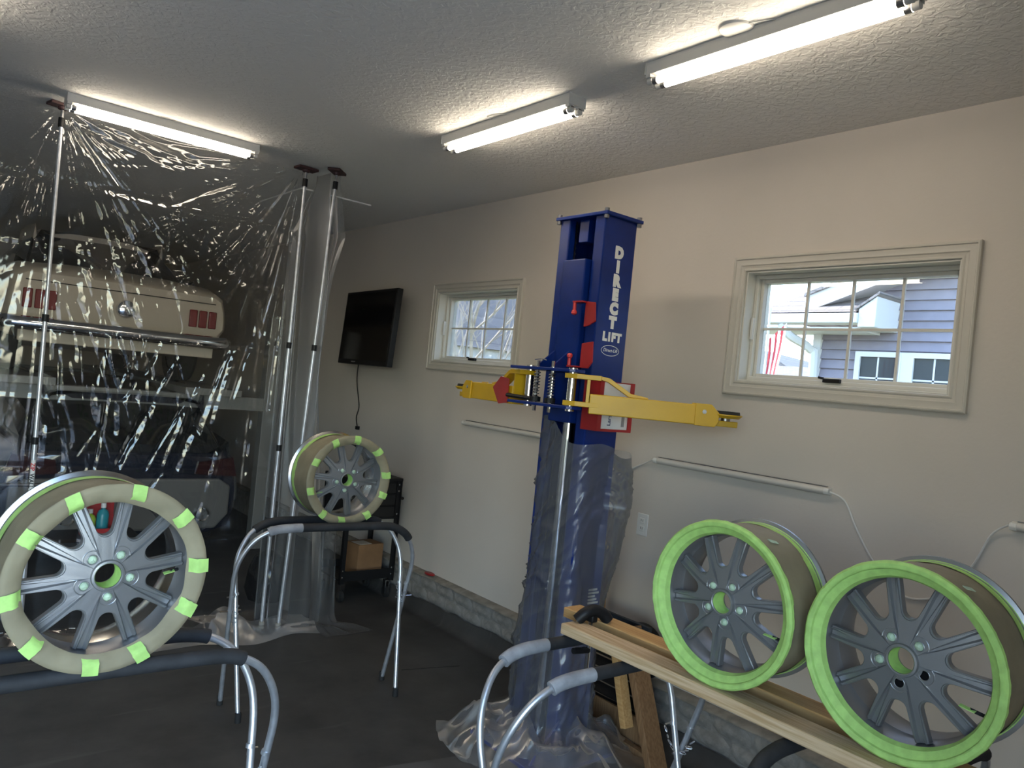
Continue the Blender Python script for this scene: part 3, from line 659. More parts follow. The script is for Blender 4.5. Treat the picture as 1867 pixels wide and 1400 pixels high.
for k, p_ in enumerate(PV):
    L(MB().tube([(p_.x, p_.y, 1.662), (p_.x, p_.y, 1.860)], 0.021, 18), 'pivot_pin', M_CHROME)
    # arm-lock spring pin beside the pivot
    q = Vector((2.388, 2.66 if k == 0 else 2.765, 0))
    L(MB().tube([(q.x, q.y, 1.645), (q.x, q.y, 1.885)], 0.0085, 10), 'lock_pin', M_CHROME)
    hp = [(q.x+0.0145*math.cos(a*0.7), q.y+0.0145*math.sin(a*0.7), 1.70+a*0.0016) for a in range(82)]
    L(MB().tube(hp, 0.0026, 5), 'lock_spring', M_STEEL)
    gs = MB(); gs.lathe([(0.008, 1.690), (0.026, 1.690), (0.026, 1.712), (0.008, 1.712)], 14, 'z'); gs.v = [(x+q.x, y+q.y, z) for x, y, z in gs.v]
    L(gs, 'lock_gear', M_BLACK, smooth=0)
L(MB().tube([(2.38, 2.97, 1.705), (2.375, 2.86, 1.702), (2.385, 2.79, 1.70)], 0.010, 8), 'release_lever', M_BLACK)
L(MB().tube([(2.395, 2.72, 1.889), (2.40, 2.76, 1.893), (2.395, 2.80, 1.889)], 0.003, 6), 'release_ring', M_CHROME)
def swing_arm(pv, dirv, length, k):
    d = Vector((dirv[0], dirv[1], 0)).normalized(); s_ = Vector((-d.y, d.x, 0)); up = Vector((0, 0, 1)); pv = Vector((pv.x, pv.y, 0))
    def O(c, hl, hw, hz, mb): mb.obox(pv+d*c[0]+s_*c[1]+up*c[2], d, s_, up, hl, hw, hz)
    a = MB(); O((0.085+(length-0.085)/2, 0, 1.706), (length-0.085)/2, 0.044, 0.045, a)
    arm = L(a, 'swing_arm', M_YEL, smooth=0, bevel=0.004)
    # yoke plates and upright web
    for z in (1.824, 1.700):
        y_ = MB(); pts = [(-0.035, -0.03), (0.02, -0.048), (0.13, -0.044), (0.13, 0.044), (0.02, 0.048), (-0.035, 0.03)]
        V = [pv+d*a_+s_*b_+up*(z-0.011) for a_, b_ in pts]+[pv+d*a_+s_*b_+up*(z+0.011) for a_, b_ in pts]; n = 6
        y_.add(V, [tuple(range(n-1, -1, -1)), tuple(range(n, 2*n))]+[(i, (i+1) % n, n+(i+1) % n, n+i) for i in range(n)])
        L(y_, 'yoke_plate', M_YEL, arm_parent(arm), smooth=0, bevel=0.002)
    wb = MB(); O((0.075, 0, 1.760), 0.007, 0.042, 0.066, wb); L(wb, 'yoke_web', M_YEL, smooth=0)
    # sloping brace: yoke top -> tube top
    br = MB(); prof = [(0.06, 1.834), (0.13, 1.834), (0.17, 1.828), (0.27, 1.768), (0.345, 1.758), (0.345, 1.751), (0.26, 1.752), (0.16, 1.811), (0.125, 1.818), (0.06, 1.818)]
    V = [pv+d*a_+s_*(-0.030)+up*b_ for a_, b_ in prof]+[pv+d*a_+s_*0.030+up*b_ for a_, b_ in prof]; n = len(prof)
    br.add(V, [tuple(range(n)), tuple(range(2*n-1, n-1, -1))]+[(i, n+i, n+(i+1) % n, (i+1) % n) for i in range(n)])
    L(br, 'brace', M_YEL, smooth=0, bevel=0.002)
    # end fork, bolt, pad
    fk = MB()
    for e in (-1, 1):
        prof = [(length-0.075, 1.658), (length+0.015, 1.658), (length+0.03, 1.68), (length+0.03, 1.722), (length-0.005, 1.757), (length-0.075, 1.757)]
        V = [pv+d*a_+s_*(e*0.046)+up*b_ for a_, b_ in prof]+[pv+d*a_+s_*(e*0.054)+up*b_ for a_, b_ in prof]; n = len(prof)
        fk.add(V, [tuple(range(n)), tuple(range(2*n-1, n-1, -1))]+[(i, n+i, n+(i+1) % n, (i+1) % n) for i in range(n)])
    L(fk, 'end_fork', M_YEL, smooth=0, bevel=0.002)
    bl = MB(); bl.tube([pv+d*(length-0.035)+s_*0.058+up*1.722, pv+d*(length-0.035)-s_*0.058+up*1.722], 0.010, 6); L(bl, 'fork_bolt', M_STEEL, smooth=0)
    tg = MB(); O((length+0.065, 0, 1.676), 0.055, 0.026, 0.013, tg); L(tg, 'pad_tongue', M_YEL, smooth=0, bevel=0.003)
    c = pv+d*(length+0.07)
    st = MB(); st.lathe([(0.0, 1.688), (0.020, 1.688), (0.020, 1.706), (0.0, 1.706)], 16, 'z'); st.v = [(x+c.x, y+c.y, z) for x, y, z in st.v]; L(st, 'pad_stem', M_STEEL)
    pd = MB(); pd.lathe([(0.0, 1.702), (0.058, 1.702), (0.072, 1.714), (0.072, 1.719), (0.0, 1.717)], 28, 'z'); pd.v = [(x+c.x, y+c.y, z) for x, y, z in pd.v]; L(pd, 'lift_pad', M_YEL)
    rb = MB(); rb.lathe([(0.0, 1.734), (0.060, 1.733), (0.063, 1.717), (0.0, 1.717)], 28, 'z'); rb.v = [(x+c.x, y+c.y, z) for x, y, z in rb.v]; L(rb, 'pad_rubber', M_RUB)
def arm_parent(a): return lift
swing_arm(PV[0], (0.47, -0.44), 0.63, 0)
swing_arm(PV[1], (0.13, 0.72), 0.62, 1)
# red arrow plate on the far arm
d = Vector((0.13, 0.72, 0)).normalized(); s_ = Vector((-d.y, d.x, 0)); c = PV[1]+d*0.20+s_*0.052
ap = MB(); prof = [(-0.09, 1.665), (-0.09, 1.785), (-0.005, 1.795), (0.075, 1.735), (0.0, 1.655)]
V = [c+d*a_+Vector((0, 0, b_)) for a_, b_ in prof]+[c+d*a_+s_*0.005+Vector((0, 0, b_)) for a_, b_ in prof]
ap.add(V, [(0,1,2,3,4), (9,8,7,6,5)]+[(i, 5+i, 5+(i+1) % 5, (i+1) % 5) for i in range(5)]); L(ap, 'arrow_plate', M_RED, smooth=0)
# red door guards with plunger knobs
for (z0, z1, flip) in ((2.06, 2.185, 0), (1.868, 1.985, 1)):
    X = LX0-0.055
    gp = MB(); pr = [(LY0+0.045, z0+0.004), (LY0+0.012, z0+0.01), (LY0-0.030, z0+0.03), (LY0-0.018, z1-0.005), (LY0+0.03, z1), (LY0+0.045, z1)] if not flip else [(LY0+0.045, z1), (LY0-0.028, z1+0.01), (LY0-0.035, z0+0.03), (LY0-0.01, z0), (LY0+0.045, z0)]
    gp.prism(pr, 'x', X+0.02, X+0.028); gp.box(X-0.01, X+0.028, LY0+0.035, LY0+0.105, (z1-0.008 if not flip else z0), (z1 if not flip else z0+0.008)); L(gp, 'door_guard', M_RED, smooth=0, bevel=0.002)
    kx, ky = X-0.002, LY0+0.095; zz = z1-0.008 if not flip else z0+0.008; sg = -1 if not flip else 1
    kb = MB(); kb.lathe([(0.0, zz), (0.0085, zz), (0.0085, zz+sg*0.035), (0.013, zz+sg*0.040), (0.014, zz+sg*0.052), (0.008, zz+sg*0.058), (0.0, zz+sg*0.058)], 14, 'z'); kb.v = [(x+kx, y+ky, z) for x, y, z in kb.v]; L(kb, 'plunger_knob', mat('red_knob', (0.62, 0.05, 0.05, 1), 0.35))
# lettering on the door-side face
P0 = (-2.67, -2.77)
letters = 'DIRECT'
for i, chh in enumerate(letters):
    z = 2.437-i*0.0675; x = 2.682
    me = text_mesh('letter', chh, 0.072, 0.0005, 0.0068); place_text('letter', me, M_LETTER, (x+P0[0], LY0-0.0008+P0[1], z), (1, 0, 0), (0, 0, 1), lift)
for i, chh in enumerate('LIFT'):
    me = text_mesh('letter', chh, 0.056, 0.0005, 0.0040); place_text('letter', me, M_LETTER, (2.638+(0.0, 0.031, 0.060, 0.097)[i]+P0[0], LY0-0.0008+P0[1], 2.030), (1, 0, 0), (0, 0, 1), lift)
ov = MB(); n = 40; ring = []
for i in range(n):
    a = 2*PI*i/n; ring.append((0.062*math.cos(a), 0.026*math.sin(a)))
V = [(2.684+a, LY0-0.0010, 1.966+b) for a, b in ring]+[(2.684+a*.95, LY0-0.0010, 1.966+b*.9) for a, b in ring]
ov.add(V, [(i, (i+1) % n, n+(i+1) % n, n+i) for i in range(n)]); L(ov, 'emblem_ring', M_LETTER, smooth=0)
me = text_mesh('emblem_text', 'Direct-Lift', 0.023, 0.0004, 0.0, 0.35); place_text('emblem_text', me, M_LETTER, (2.684+P0[0], LY0-0.0008+P0[1], 1.967), (1, 0, 0), (0, 0, 1), lift)
# faint lettering block low on the post
for k in range(5): L(MB().box(2.700, 2.772-0.012*(k % 3), LY0-0.0014, LY0-0.0006, 0.735+k*0.016, 0.745+k*0.016), 'caution_decal', M_LETTER, smooth=0)

# red glove-box holder with its box
gh = thing('glove_holder', 'red metal holder fixed on the lettered face of the blue post', 'holder', (2.65, 2.54, 1.583))
g = MB(); X0, X1, Y0, Y1, Z0, Z1 = -0.115, 0.118, -0.055, 0.052, 0.0, 0.235
g.box(X0, X1, Y1-0.003, Y1, Z0, Z1); g.box(X0, X1, Y0, Y1-0.003, Z0, Z0+0.004)
g.box(X0, X0+0.004, Y0, Y1-0.003, Z0+0.004, Z1); g.box(X1-0.004, X1, Y0, Y1-0.003, Z0+0.004, Z1)
g.box(X0+0.004, X0+0.026, Y0, Y0+0.004, Z0+0.004, Z1); g.box(X1-0.026, X1-0.004, Y0, Y0+0.004, Z0+0.004, Z1); g.box(X0+0.026, X1-0.026, Y0, Y0+0.004, Z0+0.004, Z0+0.012)
g.build('holder_frame', M_RED, gh, smooth=0)
gb = thing('glove_box', 'white cardboard box of disposable gloves in the red holder', 'box', (2.65, 2.54, 1.588))
MB().box(-0.103, 0.106, -0.046, 0.040, 0.0, 0.224).build('carton', mat('carton_white', (0.70, 0.70, 0.70, 1), 0.55, var=0.06), gb, smooth=0, bevel=0.002)
pn = MB()
for (x, z, a) in ((0.0, 0.12, 0.9), (0.012, 0.105, 1.1), (0.024, 0.122, 1.25), (0.03, 0.10, 1.5), (-0.006, 0.10, 0.7)):
    pn.obox((x, -0.0475, z), (math.cos(a), 0, math.sin(a)), (0, 1, 0), (-math.sin(a), 0, math.cos(a)), 0.028, 0.0012, 0.008)
pn.build('glove_picture', mat('glove_tan', (0.55, 0.40, 0.20, 1), 0.6, var=0.3, scale=60), gb, smooth=0)
me = text_mesh('t', 'Large', 0.030, 0.0003, 0.0006); place_text('size_print', me, mat('print_blue', (0.03, 0.04, 0.12, 1), 0.6), (-0.028, -0.0466, 0.055), (0, 0, 1), (-1, 0, 0), gb)
MB().box(0.055, 0.075, -0.0468, -0.0460, 0.02, 0.13).build('barcode_panel', mat('print_grey', (0.25, 0.25, 0.26, 1), 0.6), gb, smooth=0)

# plastic wrapped round the lower post
def wrap(name, z_top, z_bot, base_off, seed, material, amp, diag):
    n, m_ = 190, 150; P = np.zeros((m_, n+1, 3))
    hx2, hy2 = (LX1-LX0)/2+base_off, (LY1-LY0)/2+base_off; cx, cy = (LX0+LX1)/2, (LY0+LY1)/2
    u = np.linspace(0, 2*PI, n+1); rr = 0.05
    c_, s2 = np.cos(u), np.sin(u); k = 5.0
    sup = (np.abs(c_/hx2)**k+np.abs(s2/hy2)**k)**(-1/k)
    for i in range(m_):
        f = i/(m_-1)
        z = (z_top(u) if callable(z_top) else z_top)*(1-f)+z_bot*f
        loose = 0.006+0.03*f*f+0.014*np.exp(-((z-1.55)/0.1)**2)
        ph = (z-0.13*u)*11+1.6*vnoise(u*1.1+9, z*2.5, seed)
        fold = amp*(ridged(ph, u*0.5+4, seed)**5*0.7+ridged(ph*2.3+5, u*0.7+z*0.5, seed+9)**6*0.5)*(0.25+0.75*vnoise(np.cos(u)*1.6+5, z*2+np.sin(u)*1.6+5, seed+2))
        low = 0.035*(vnoise(np.cos(u)*1.3+7, z*2.2+np.sin(u)*1.3+7, seed+3)-0.35)*(1+f)
        cr_ = 0.012*(ridged(np.cos(u)*7+20, z*9+np.sin(u)*7+20, seed+4)-0.5)*(0.4+f)
        side = np.where(c_ > 0.30, (0.05+0.09*np.exp(-((z-1.25)/0.35)**2))*vnoise(z*2+3, u*0+2, seed+6), 0.0)
        flare = 0.16*np.maximum(0, 0.16-z)/0.16*(0.3+1.2*vnoise(np.cos(u)*2+5, np.sin(u)*2+5, seed+7))
        r = sup+np.maximum(0.001, loose*0.5+fold+low+cr_)+side+flare
        P[i, :, 0] = cx+r*c_; P[i, :, 1] = cy+r*s2; P[i, :, 2] = z
    P[:, -1] = P[:, 0]
    return grid_obj(name, P, material)
zt = lambda u: 1.60-0.13*(0.5+0.5*np.cos(u+0.9))+0.03*np.sin(3*u)
o = wrap('post_wrap', zt, 0.022, 0.004, 41, M_WRAP, 0.030, 3.2); tag(o, 'loose translucent plastic wrapped round the lower half of the blue lift post', 'plastic wrap')
def skirt():
    n, m_ = 130, 26; P = np.zeros((n, m_, 3)); u = np.linspace(2.4, 5.9, n)
    for j_ in range(m_):
        f = j_/(m_-1); r = 0.20+0.34*f+0.10*(vnoise(u*1.7, u*0+f*1.5, 61)-0.5)*f*2
        P[:, j_, 0] = (LX0+LX1)/2-0.03+r*np.cos(u)*0.95; P[:, j_, 1] = (LY0+LY1)/2+r*np.sin(u)*1.0
        P[:, j_, 2] = 0.026+0.20*np.maximum(0, (1-f*1.2))**1.5*vnoise(u*2.3, u*0+3, 62)+0.10*np.sin(PI*f)**2*ridged(u*2.6, u*0+f*1.4, 63)**2+0.02*ridged(u*7, f*5+u*0, 64)
    return grid_obj('plastic_bunch', P, M_SHEET2)
tag(skirt(), 'crumpled plastic sheeting bunched on the floor round the lift base', 'plastic sheet')

# ================================================================== fittings on the right wall
tv = thing('television', 'black flat screen television on a wall bracket beside the plastic curtain', 'television', (3.095, 5.80, 2.11), 0.0)
tb = MB(); tb.box(-0.025, 0.025, -0.50, 0.50, -0.315, 0.315); tb.build('bezel', M_BLACK, tv, bevel=0.006)
MB().box(-0.0275, -0.0245, -0.475, 0.475, -0.275, 0.292).build('screen', M_GLOSSB, tv, smooth=0)
MB().box(-0.027, -0.0245, 0.12, 0.20, -0.298, -0.290).build('badge', mat('dull_print', (0.25, 0.25, 0.25, 1), 0.4), tv, smooth=0)
MB().box(0.025, 0.05, -0.36, 0.36, -0.22, 0.16).build('rear_shell', M_BLACK, tv, bevel=0.01)
br = MB(); br.box(0.05, 0.155, -0.04, 0.04, -0.10, 0.10); br.box(0.142, 0.155, -0.22, 0.22, -0.12, 0.12); br.build('wall_bracket', M_BLACK, tv, smooth=0)
tv.rotation_euler = (0, math.radians(3), math.radians(-4))
o = MB().tube(catmull([(3.19, 6.10, 1.80), (3.24, 6.20, 1.70), (3.262, 6.22, 1.60), (3.262, 6.15, 1.43), (3.262, 6.18, 1.33), (3.258, 6.14, 1.25)], 6), 0.0045, 6)
o.box(3.245, 3.271, 6.115, 6.15, 1.222, 1.252); tag(o.build('power_cord', M_BLACK), 'thin black power cord dangling below the television', 'cord')
def led_bar(label, y0, y1, z):
    t = thing('light_bar', label, 'light bar', (XW, (y0+y1)/2, z), 0, 'slim light bars on the wall'); h = (y1-y0)/2
    MB().prism([(0, -0.016), (-0.012, -0.017), (-0.03, -0.011), (-0.035, 0.0), (-0.03, 0.011), (-0.012, 0.017), (0, 0.016)], 'y', -h+0.02, h-0.02).build('diffuser', mat('led_diffuser', (0.62, 0.60, 0.56, 1), 0.35), t, smooth=50)
    for e in (-1, 1): MB().prism([(0, -0.018), (-0.032, -0.013), (-0.037, 0.0), (-0.032, 0.013), (0, 0.018)], 'y', min(e*h, e*(h-0.025)), max(e*h, e*(h-0.025))).build('end_cap', M_WHITE, t, smooth=0, bevel=0.003)
    MB().box(-0.012, 0.0, -h+0.02, h-0.02, 0.016, 0.021).build('back_rail', M_STEEL, t, smooth=0)
    return t
led_bar('slim white light bar on the wall below the small window', 3.54, 4.54, 1.446)
led_bar('slim white light bar on the wall above the electrical outlet', 1.726, 2.734, 1.425)
led_bar('slim white light bar on the wall above the wheel with lug holes shaded by black discs', 0.02, 1.022, 1.420)
def cord(label, pts, name='link_cord'):
    return tag(MB().tube(catmull(pts, 7), 0.0042, 8).build(name, M_WHITE), label, 'cord', 'white cords between light bars')
cord('white cord running from the outlet-side light bar to behind the blue post', [(3.25, 2.736, 1.428), (3.266, 2.80, 1.40), (3.268, 2.90, 1.35), (3.268, 3.00, 1.24), (3.268, 3.22, 1.16), (3.268, 3.42, 1.30), (3.25, 3.538, 1.446)])
cord('white cord drooping behind the two green taped wheels', [(3.25, 1.724, 1.425), (3.266, 1.66, 1.395), (3.268, 1.60, 1.29), (3.268, 1.51, 1.165), (3.268, 1.38, 1.06), (3.268, 1.24, 1.10), (3.268, 1.14, 1.24), (3.266, 1.085, 1.37), (3.25, 1.024, 1.424)])
ol = thing('wall_outlet', 'white duplex electrical outlet on the wall right of the lift post', 'outlet', (XW, 2.785, 1.062))
MB().box(-0.006, 0, -0.038, 0.038, -0.060, 0.060).build('cover_plate', M_WHITE, ol, bevel=0.003)
for e in (-1, 1):
    MB().box(-0.009, -0.005, -0.017, 0.017, e*0.021-0.015, e*0.021+0.015).build('receptacle', M_WHITE, ol, bevel=0.002)
    for yy in (-0.006, 0.006): MB().box(-0.0095, -0.0085, yy-0.0012, yy+0.0012, e*0.021-0.004, e*0.021+0.008).build('slot', M_BLACK, ol, smooth=0)
sp = MB().lathe([(0.0, 0.0), (0.052, 0.0), (0.055, 0.006), (0.048, 0.010), (0.0, 0.007)], 28, 'z'); o = sp.build('red_dish', M_RED); o.location = (XW-0.028, 4.76, 0.2835); o.scale = (0.55, 1, 1)
tag(o, 'small red oval dish lying on the block ledge', 'dish')

# ================================================================== plastic curtain on spring poles
CREASE = [(0.62,2.92,0.5,2.72),(0.55,2.67,0.46,2.37),(0.56,2.64,0.51,2.28),(0.59,2.93,0.46,2.58),(0.69,2.96,0.82,2.8),(0.75,2.96,0.93,2.89),(0.81,2.93,1.1,2.89),(0.91,2.95,1.19,2.88),(0.89,2.64,1.26,2.62),(1.26,2.62,1.78,2.65),(0.9,2.62,1.1,2.24),(0.97,2.52,1.15,2.17),(0.82,2.18,0.93,1.93),(0.96,2.22,1.06,1.95),(1.01,3.0,1.4,2.91),(1.4,2.91,1.65,2.92),(1.66,2.88,1.26,2.64),(1.93,3.01,1.58,2.68),(1.96,2.95,1.49,2.35),(1.96,2.92,1.64,2.3),(1.99,2.9,1.74,2.27),(2.0,2.88,1.6,2.1),(2.02,2.83,1.86,1.9),(0.62,2.19,0.62,1.81),(0.7,2.1,0.72,1.66),(1.16,2.46,1.08,2.37),(1.27,2.47,1.21,2.3),(1.42,2.58,1.59,2.59),(1.45,2.51,1.42,2.39),(0.69,2.07,0.75,1.42),(0.62,1.83,0.62,1.05),(0.96,1.81,0.94,1.54),(1.01,1.82,1.04,1.72),(1.12,1.69,1.06,1.49),(1.25,1.82,1.14,1.45),(1.23,1.71,1.08,1.44),(1.36,1.7,1.26,1.46),(1.26,1.46,1.08,1.03),(1.18,1.34,1.09,1.05),(0.98,1.39,0.97,1.27),(0.96,1.27,0.87,1.11),(1.04,1.42,1.05,1.24),(1.54,1.63,1.48,1.47),(1.42,1.42,1.24,1.03),(1.52,1.41,1.41,1.03),(1.44,1.4,1.34,1.03),(1.66,1.81,1.57,1.5),(1.57,1.5,1.5,1.24),(1.71,1.82,1.61,1.33),(1.78,1.83,1.7,1.47),(1.7,1.47,1.66,1.16),(1.66,1.16,1.57,0.66),(1.0,1.44,0.98,1.26),(0.98,1.26,0.96,1.03),(1.81,2.11,1.83,1.42),(1.83,1.42,1.83,0.91),(1.96,2.07,1.95,1.42),(0.72,1.25,0.72,1.05),(0.78,1.25,0.8,1.03),(1.34,1.02,1.26,0.9),(0.44,1.86,0.46,1.97),(0.45,1.66,0.46,1.82),(1.08,1.8,1.13,1.63),(1.18,1.81,1.17,1.71)]
def curtain():
    nx, nz = 560, 460
    s = np.linspace(-0.75, 2.03, nx); z = np.linspace(3.02, 0.012, nz); S, Z = np.meshgrid(s, z, indexing='ij')
    Y = 4.975-0.05*(S > 0.633)*(S-0.633)/1.4
    D = np.zeros_like(S)
    # sag of the top edge between poles, shallow billow, vertical hanging folds
    for (hx_, amp) in ((0.633, 0.013), (2.02, 0.018)):
        dx = S-hx_; dz = np.maximum(0.02, 3.05-Z); th = np.arctan2(dx, dz); r = np.hypot(dx, dz)
        fan = ridged(th*9+3, r*0.25+hx_*3, 3)**2*0.6+ridged(th*19+9, r*0.3, 4)**3*0.4
        D += amp*(fan-0.35)*np.exp(-r/1.1)*np.minimum(1, r/0.15)
    D += 0.05*(vnoise(S*1.3+5, Z*0.5, 6)-0.5)+0.015*(vnoise(S*4.0, Z*0.8+2, 7)-0.5)
    D += 0.005*ridged(S*5.5+0.8*vnoise(S*2, Z*2, 8), Z*0.5, 9)**4
    # slanting fine crumple, strongest through the middle
    mid = np.exp(-((S-1.15)/0.42)**2)*np.exp(-((Z-1.75)/0.75)**2)
    D += 0.007*mid*(ridged((S+0.35*Z)*13, (Z-0.2*S)*3.5, 12)**4-0.3)+0.0015*mid*ridged(S*34+Z*9, Z*20, 13)**2
    # store-fold creases: level lines
    for zc, a in ((2.63, 0.004), (2.24, 0.003), (1.83, 0.006), (1.44, 0.003), (1.03, 0.003), (0.62, 0.002)):
        D += a*np.maximum(0, 1-np.abs(Z-zc-0.01*np.sin(S*2))/0.028)*(0.4+0.9*vnoise(S*3, Z*0+zc*7, 16))
    # individual sharp creases
    for i, (x0, z0, x1, z1) in enumerate(CREASE):
        dx, dz = x1-x0, z1-z0; ln = math.hypot(dx, dz); tx, tz = dx/ln, dz/ln
        wob = 0.010*(vnoise(Z*7+i, S*7, 20+i)-0.5)
        u = (S-x0)*tx+(Z-z0)*tz; v = (S-x0)*(-tz)+(Z-z0)*tx+wob
        wd = 0.012+0.022*((i*37) % 10)/10; hgt = 0.36*wd*(0.6+0.7*((i*53) % 10)/10)
        env = np.clip((u+0.03)/0.05, 0, 1)*np.clip((ln+0.03-u)/0.05, 0, 1)
        D += hgt*np.maximum(0, 1-np.abs(v)/wd)*env*(0.55+0.8*vnoise(u*22+i*5, v*0+i, 19))*(1 if i % 3 else -1)
    # pooled hem kicks out on the floor
    D -= np.where(Z < 0.10, (0.10-Z)/0.10*0.16*(0.2+vnoise(S*3.5, Z*0+4, 17)), 0)
    hem = np.where(Z < 0.2, 0.05*ridged(S*6, Z*6, 18)**2*np.clip((0.2-Z)/0.2, 0, 1), 0)
    P = np.stack([S+0.3*D*(vnoise(S*6, Z*3, 33)-0.5), Y+D, np.maximum(0.012, Z+hem*0.6)], -1)
    return grid_obj('plastic_curtain', P, M_SHEET)
tag(curtain(), 'wide clear plastic sheet hung as a curtain from ceiling to floor', 'plastic sheet')
def flap():
    nx, nz = 150, 220; f = np.linspace(0, 1, nx); z = np.linspace(3.03, 0.012, nz); Fm, Z = np.meshgrid(f, z, indexing='ij')
    # plan path: behind second pole -> third pole -> free edge
    X = np.interp(Fm, [0, 0.35, 0.6, 1.0], [2.00, 2.10, 2.185, 2.30]); Y = np.interp(Fm, [0, 0.35, 0.6, 1.0], [4.92, 4.98, 4.79, 4.76])
    d = 3.03-Z
    spread = np.clip(d/0.4, 0.12, 1.0); X = 2.16+(X-2.16)*spread
    edge = np.clip((Fm-0.6)/0.4, 0, 1)
    X += edge*(0.06*np.sin(Z*2.3+0.4)+0.05*(vnoise(Z*3, Fm*0, 71)-0.5)+np.where(Z < 0.7, 0.10, 0)*(0.7-Z)/0.7)
    Y += 0.06*np.sin(Fm*14+Z*0.7)*np.clip(d/0.5, 0, 1)*0.7+0.03*(vnoise(Fm*5, Z*1.3, 72)-0.5)+0.004*ridged(Fm*9+Z*0.4, Z*1.2, 73)**2
    return grid_obj('curtain_flap', np.stack([X, Y, Z], -1), M_SHEET2)
tag(flap(), 'narrow hazy plastic flap hanging at the free end of the curtain', 'plastic sheet')
def tail():
    n, m_ = 90, 60; P = np.zeros((n, m_, 3)); f = np.linspace(0, 1, n)
    for j_ in range(m_):
        g_ = j_/(m_-1); x0 = 2.355-0.03*f; x1 = 2.47+0.05*f+0.16*np.clip((f-0.86)/0.14, 0, 1)
        z = np.where(f < 0.86, 0.72*(1-f/0.86)+0.0, 0.0)
        y = 4.78-np.clip((f-0.80)/0.2, 0, 1)**1.3*0.26
        P[:, j_, 0] = x0+(x1-x0)*g_; P[:, j_, 1] = y+0.03*np.sin(g_*7+f*2)*(1-f)+0.012*ridged(f*4, f*0+g_*6, 75)
        P[:, j_, 2] = np.maximum(0.006, z+0.03*ridged(f*5, f*0+g_*5, 76)**2*np.clip((f-.7)/.2, 0, 1)*np.clip((1.02-f)/.1, 0, 1))
    return grid_obj('plastic_offcut', P, M_SHEET2)
tag(tail(), 'pale plastic offcut trailing onto the floor beside the tool cart', 'plastic sheet')
def hem():
    n, m_ = 120, 22; P = np.zeros((n, m_, 3)); s = np.linspace(1.1, 2.35, n)
    for j_ in range(m_):
        f = j_/(m_-1); P[:, j_, 0] = s+0.05*f*(vnoise(s*3, s*0+f, 81)-.5); P[:, j_, 1] = 4.96-f*(0.28+0.22*vnoise(s*3.2, s*0, 82)); P[:, j_, 2] = 0.008+0.13*(1-f)**2*vnoise(s*5, s*0+3, 83)+0.05*np.sin(PI*f)*ridged(s*5, s*0+f*2, 84)**2
    return grid_obj('curtain_hem', P, M_SHEET2)
tag(hem(), 'crumpled hem of plastic sheeting pooled along the floor below the curtain', 'plastic sheet')

def pole(label, top, foot, headrot, printed, foot_mat=None):
    t = thing('spring_pole', label, 'pole', (foot[0], foot[1], 0.0), 0, 'spring poles of the curtain')
    a = Vector((0, 0, 0.0)); b = Vector((top[0]-foot[0], top[1]-foot[1], ZC-0.004)); d = (b-a)
    P = lambda z: a+d*(z/ZC)
    MB().tube([P(0.03), P(1.19)], 0.0135, 12).build('lower_tube', M_ZINC, t)
    MB().tube([P(1.19), P(1.87)], 0.0118, 12).build('middle_tube', M_ZINC, t)
    MB().tube([P(1.87), P(2.94)], 0.0100, 12).build('upper_tube', M_ZINC, t)
    for z in (1.19, 1.87): MB().tube([P(z-0.02), P(z+0.02)], 0.0175, 12).build('collar', M_BLACK, t)
    MB().tube([P(2.925), P(2.975)], 0.0165, 12).build('neck', M_BLACK, t)
    MB().tube([P(2.975), P(3.02)], 0.009, 10).build('ball_stem', M_STEEL, t)
    h = MB(); h.box(-0.07, 0.07, -0.042, 0.042, -0.02, -0.004); h.lathe([(0.026, -0.02), (0.022, -0.034), (0.0, -0.036)], 14, 'z'); ho = h.build('head_plate', mat('head_maroon', (0.05, 0.018, 0.018, 1), 0.6), t, smooth=0, bevel=0.003)
    ho.location = (b.x, b.y, ZC-0.001); ho.rotation_euler = (0, 0, headrot)
    MB().lathe([(0.0, 0.0), (0.021, 0.0), (0.0185, 0.04), (0.0145, 0.042)], 16, 'z').build('foot', mat('foot_rubber', (0.36, 0.33, 0.28, 1), 0.7), t)
    if printed:
        zc = 0.985; c = P(zc); lb = MB(); n = 9
        cyl = []
        for k in range(n):
            an = -PI/2-0.9-0.3+1.8*k/(n-1); cyl.append((0.0142*math.cos(an), 0.0142*math.sin(an)))
        V = [(c.x+x, c.y+y, c.z-0.15) for x, y in cyl]+[(c.x+x, c.y+y, c.z+0.10) for x, y in cyl]
        lb.add(V, [(k, k+1, n+k+1, n+k) for k in range(n-1)]); lb.build('label_sleeve', M_WHITE, t)
        vd = Vector((math.sin(-0.35), -math.cos(-0.35), 0)); yd = Vector((-math.cos(-0.35), -math.sin(-0.35), 0))*1.0
        for txt, dz, colr in (('ZIP', 0.062, mat('print_red', (0.5, 0.03, 0.03, 1), 0.6)), ('WALL 10', -0.035, mat('print_black', (0.02, 0.02, 0.02, 1), 0.6))):
            me = text_mesh('t', txt, 0.030, 0.0003, 0.0008); c2 = c+vd*0.0146+Vector((0, 0, dz))
            place_text('pole_print', me, colr, c2, (0, 0, -1), tuple(vd.cross(Vector((0, 0, -1)))), t)
    return t
pole('spring pole with printed sleeve at the strip light end of the curtain', (0.630, 4.925), (0.672, 4.915), 0.2, True)
pole('upright spring pole standing inside the curtain folds, next to the leaning pole', (2.03, 4.875), (2.03, 4.870), 0.1, False)
pole('spring pole leaning out from the curtain with its pale rubber foot on the floor', (2.185, 4.74), (2.116, 4.80), 0.8, False)

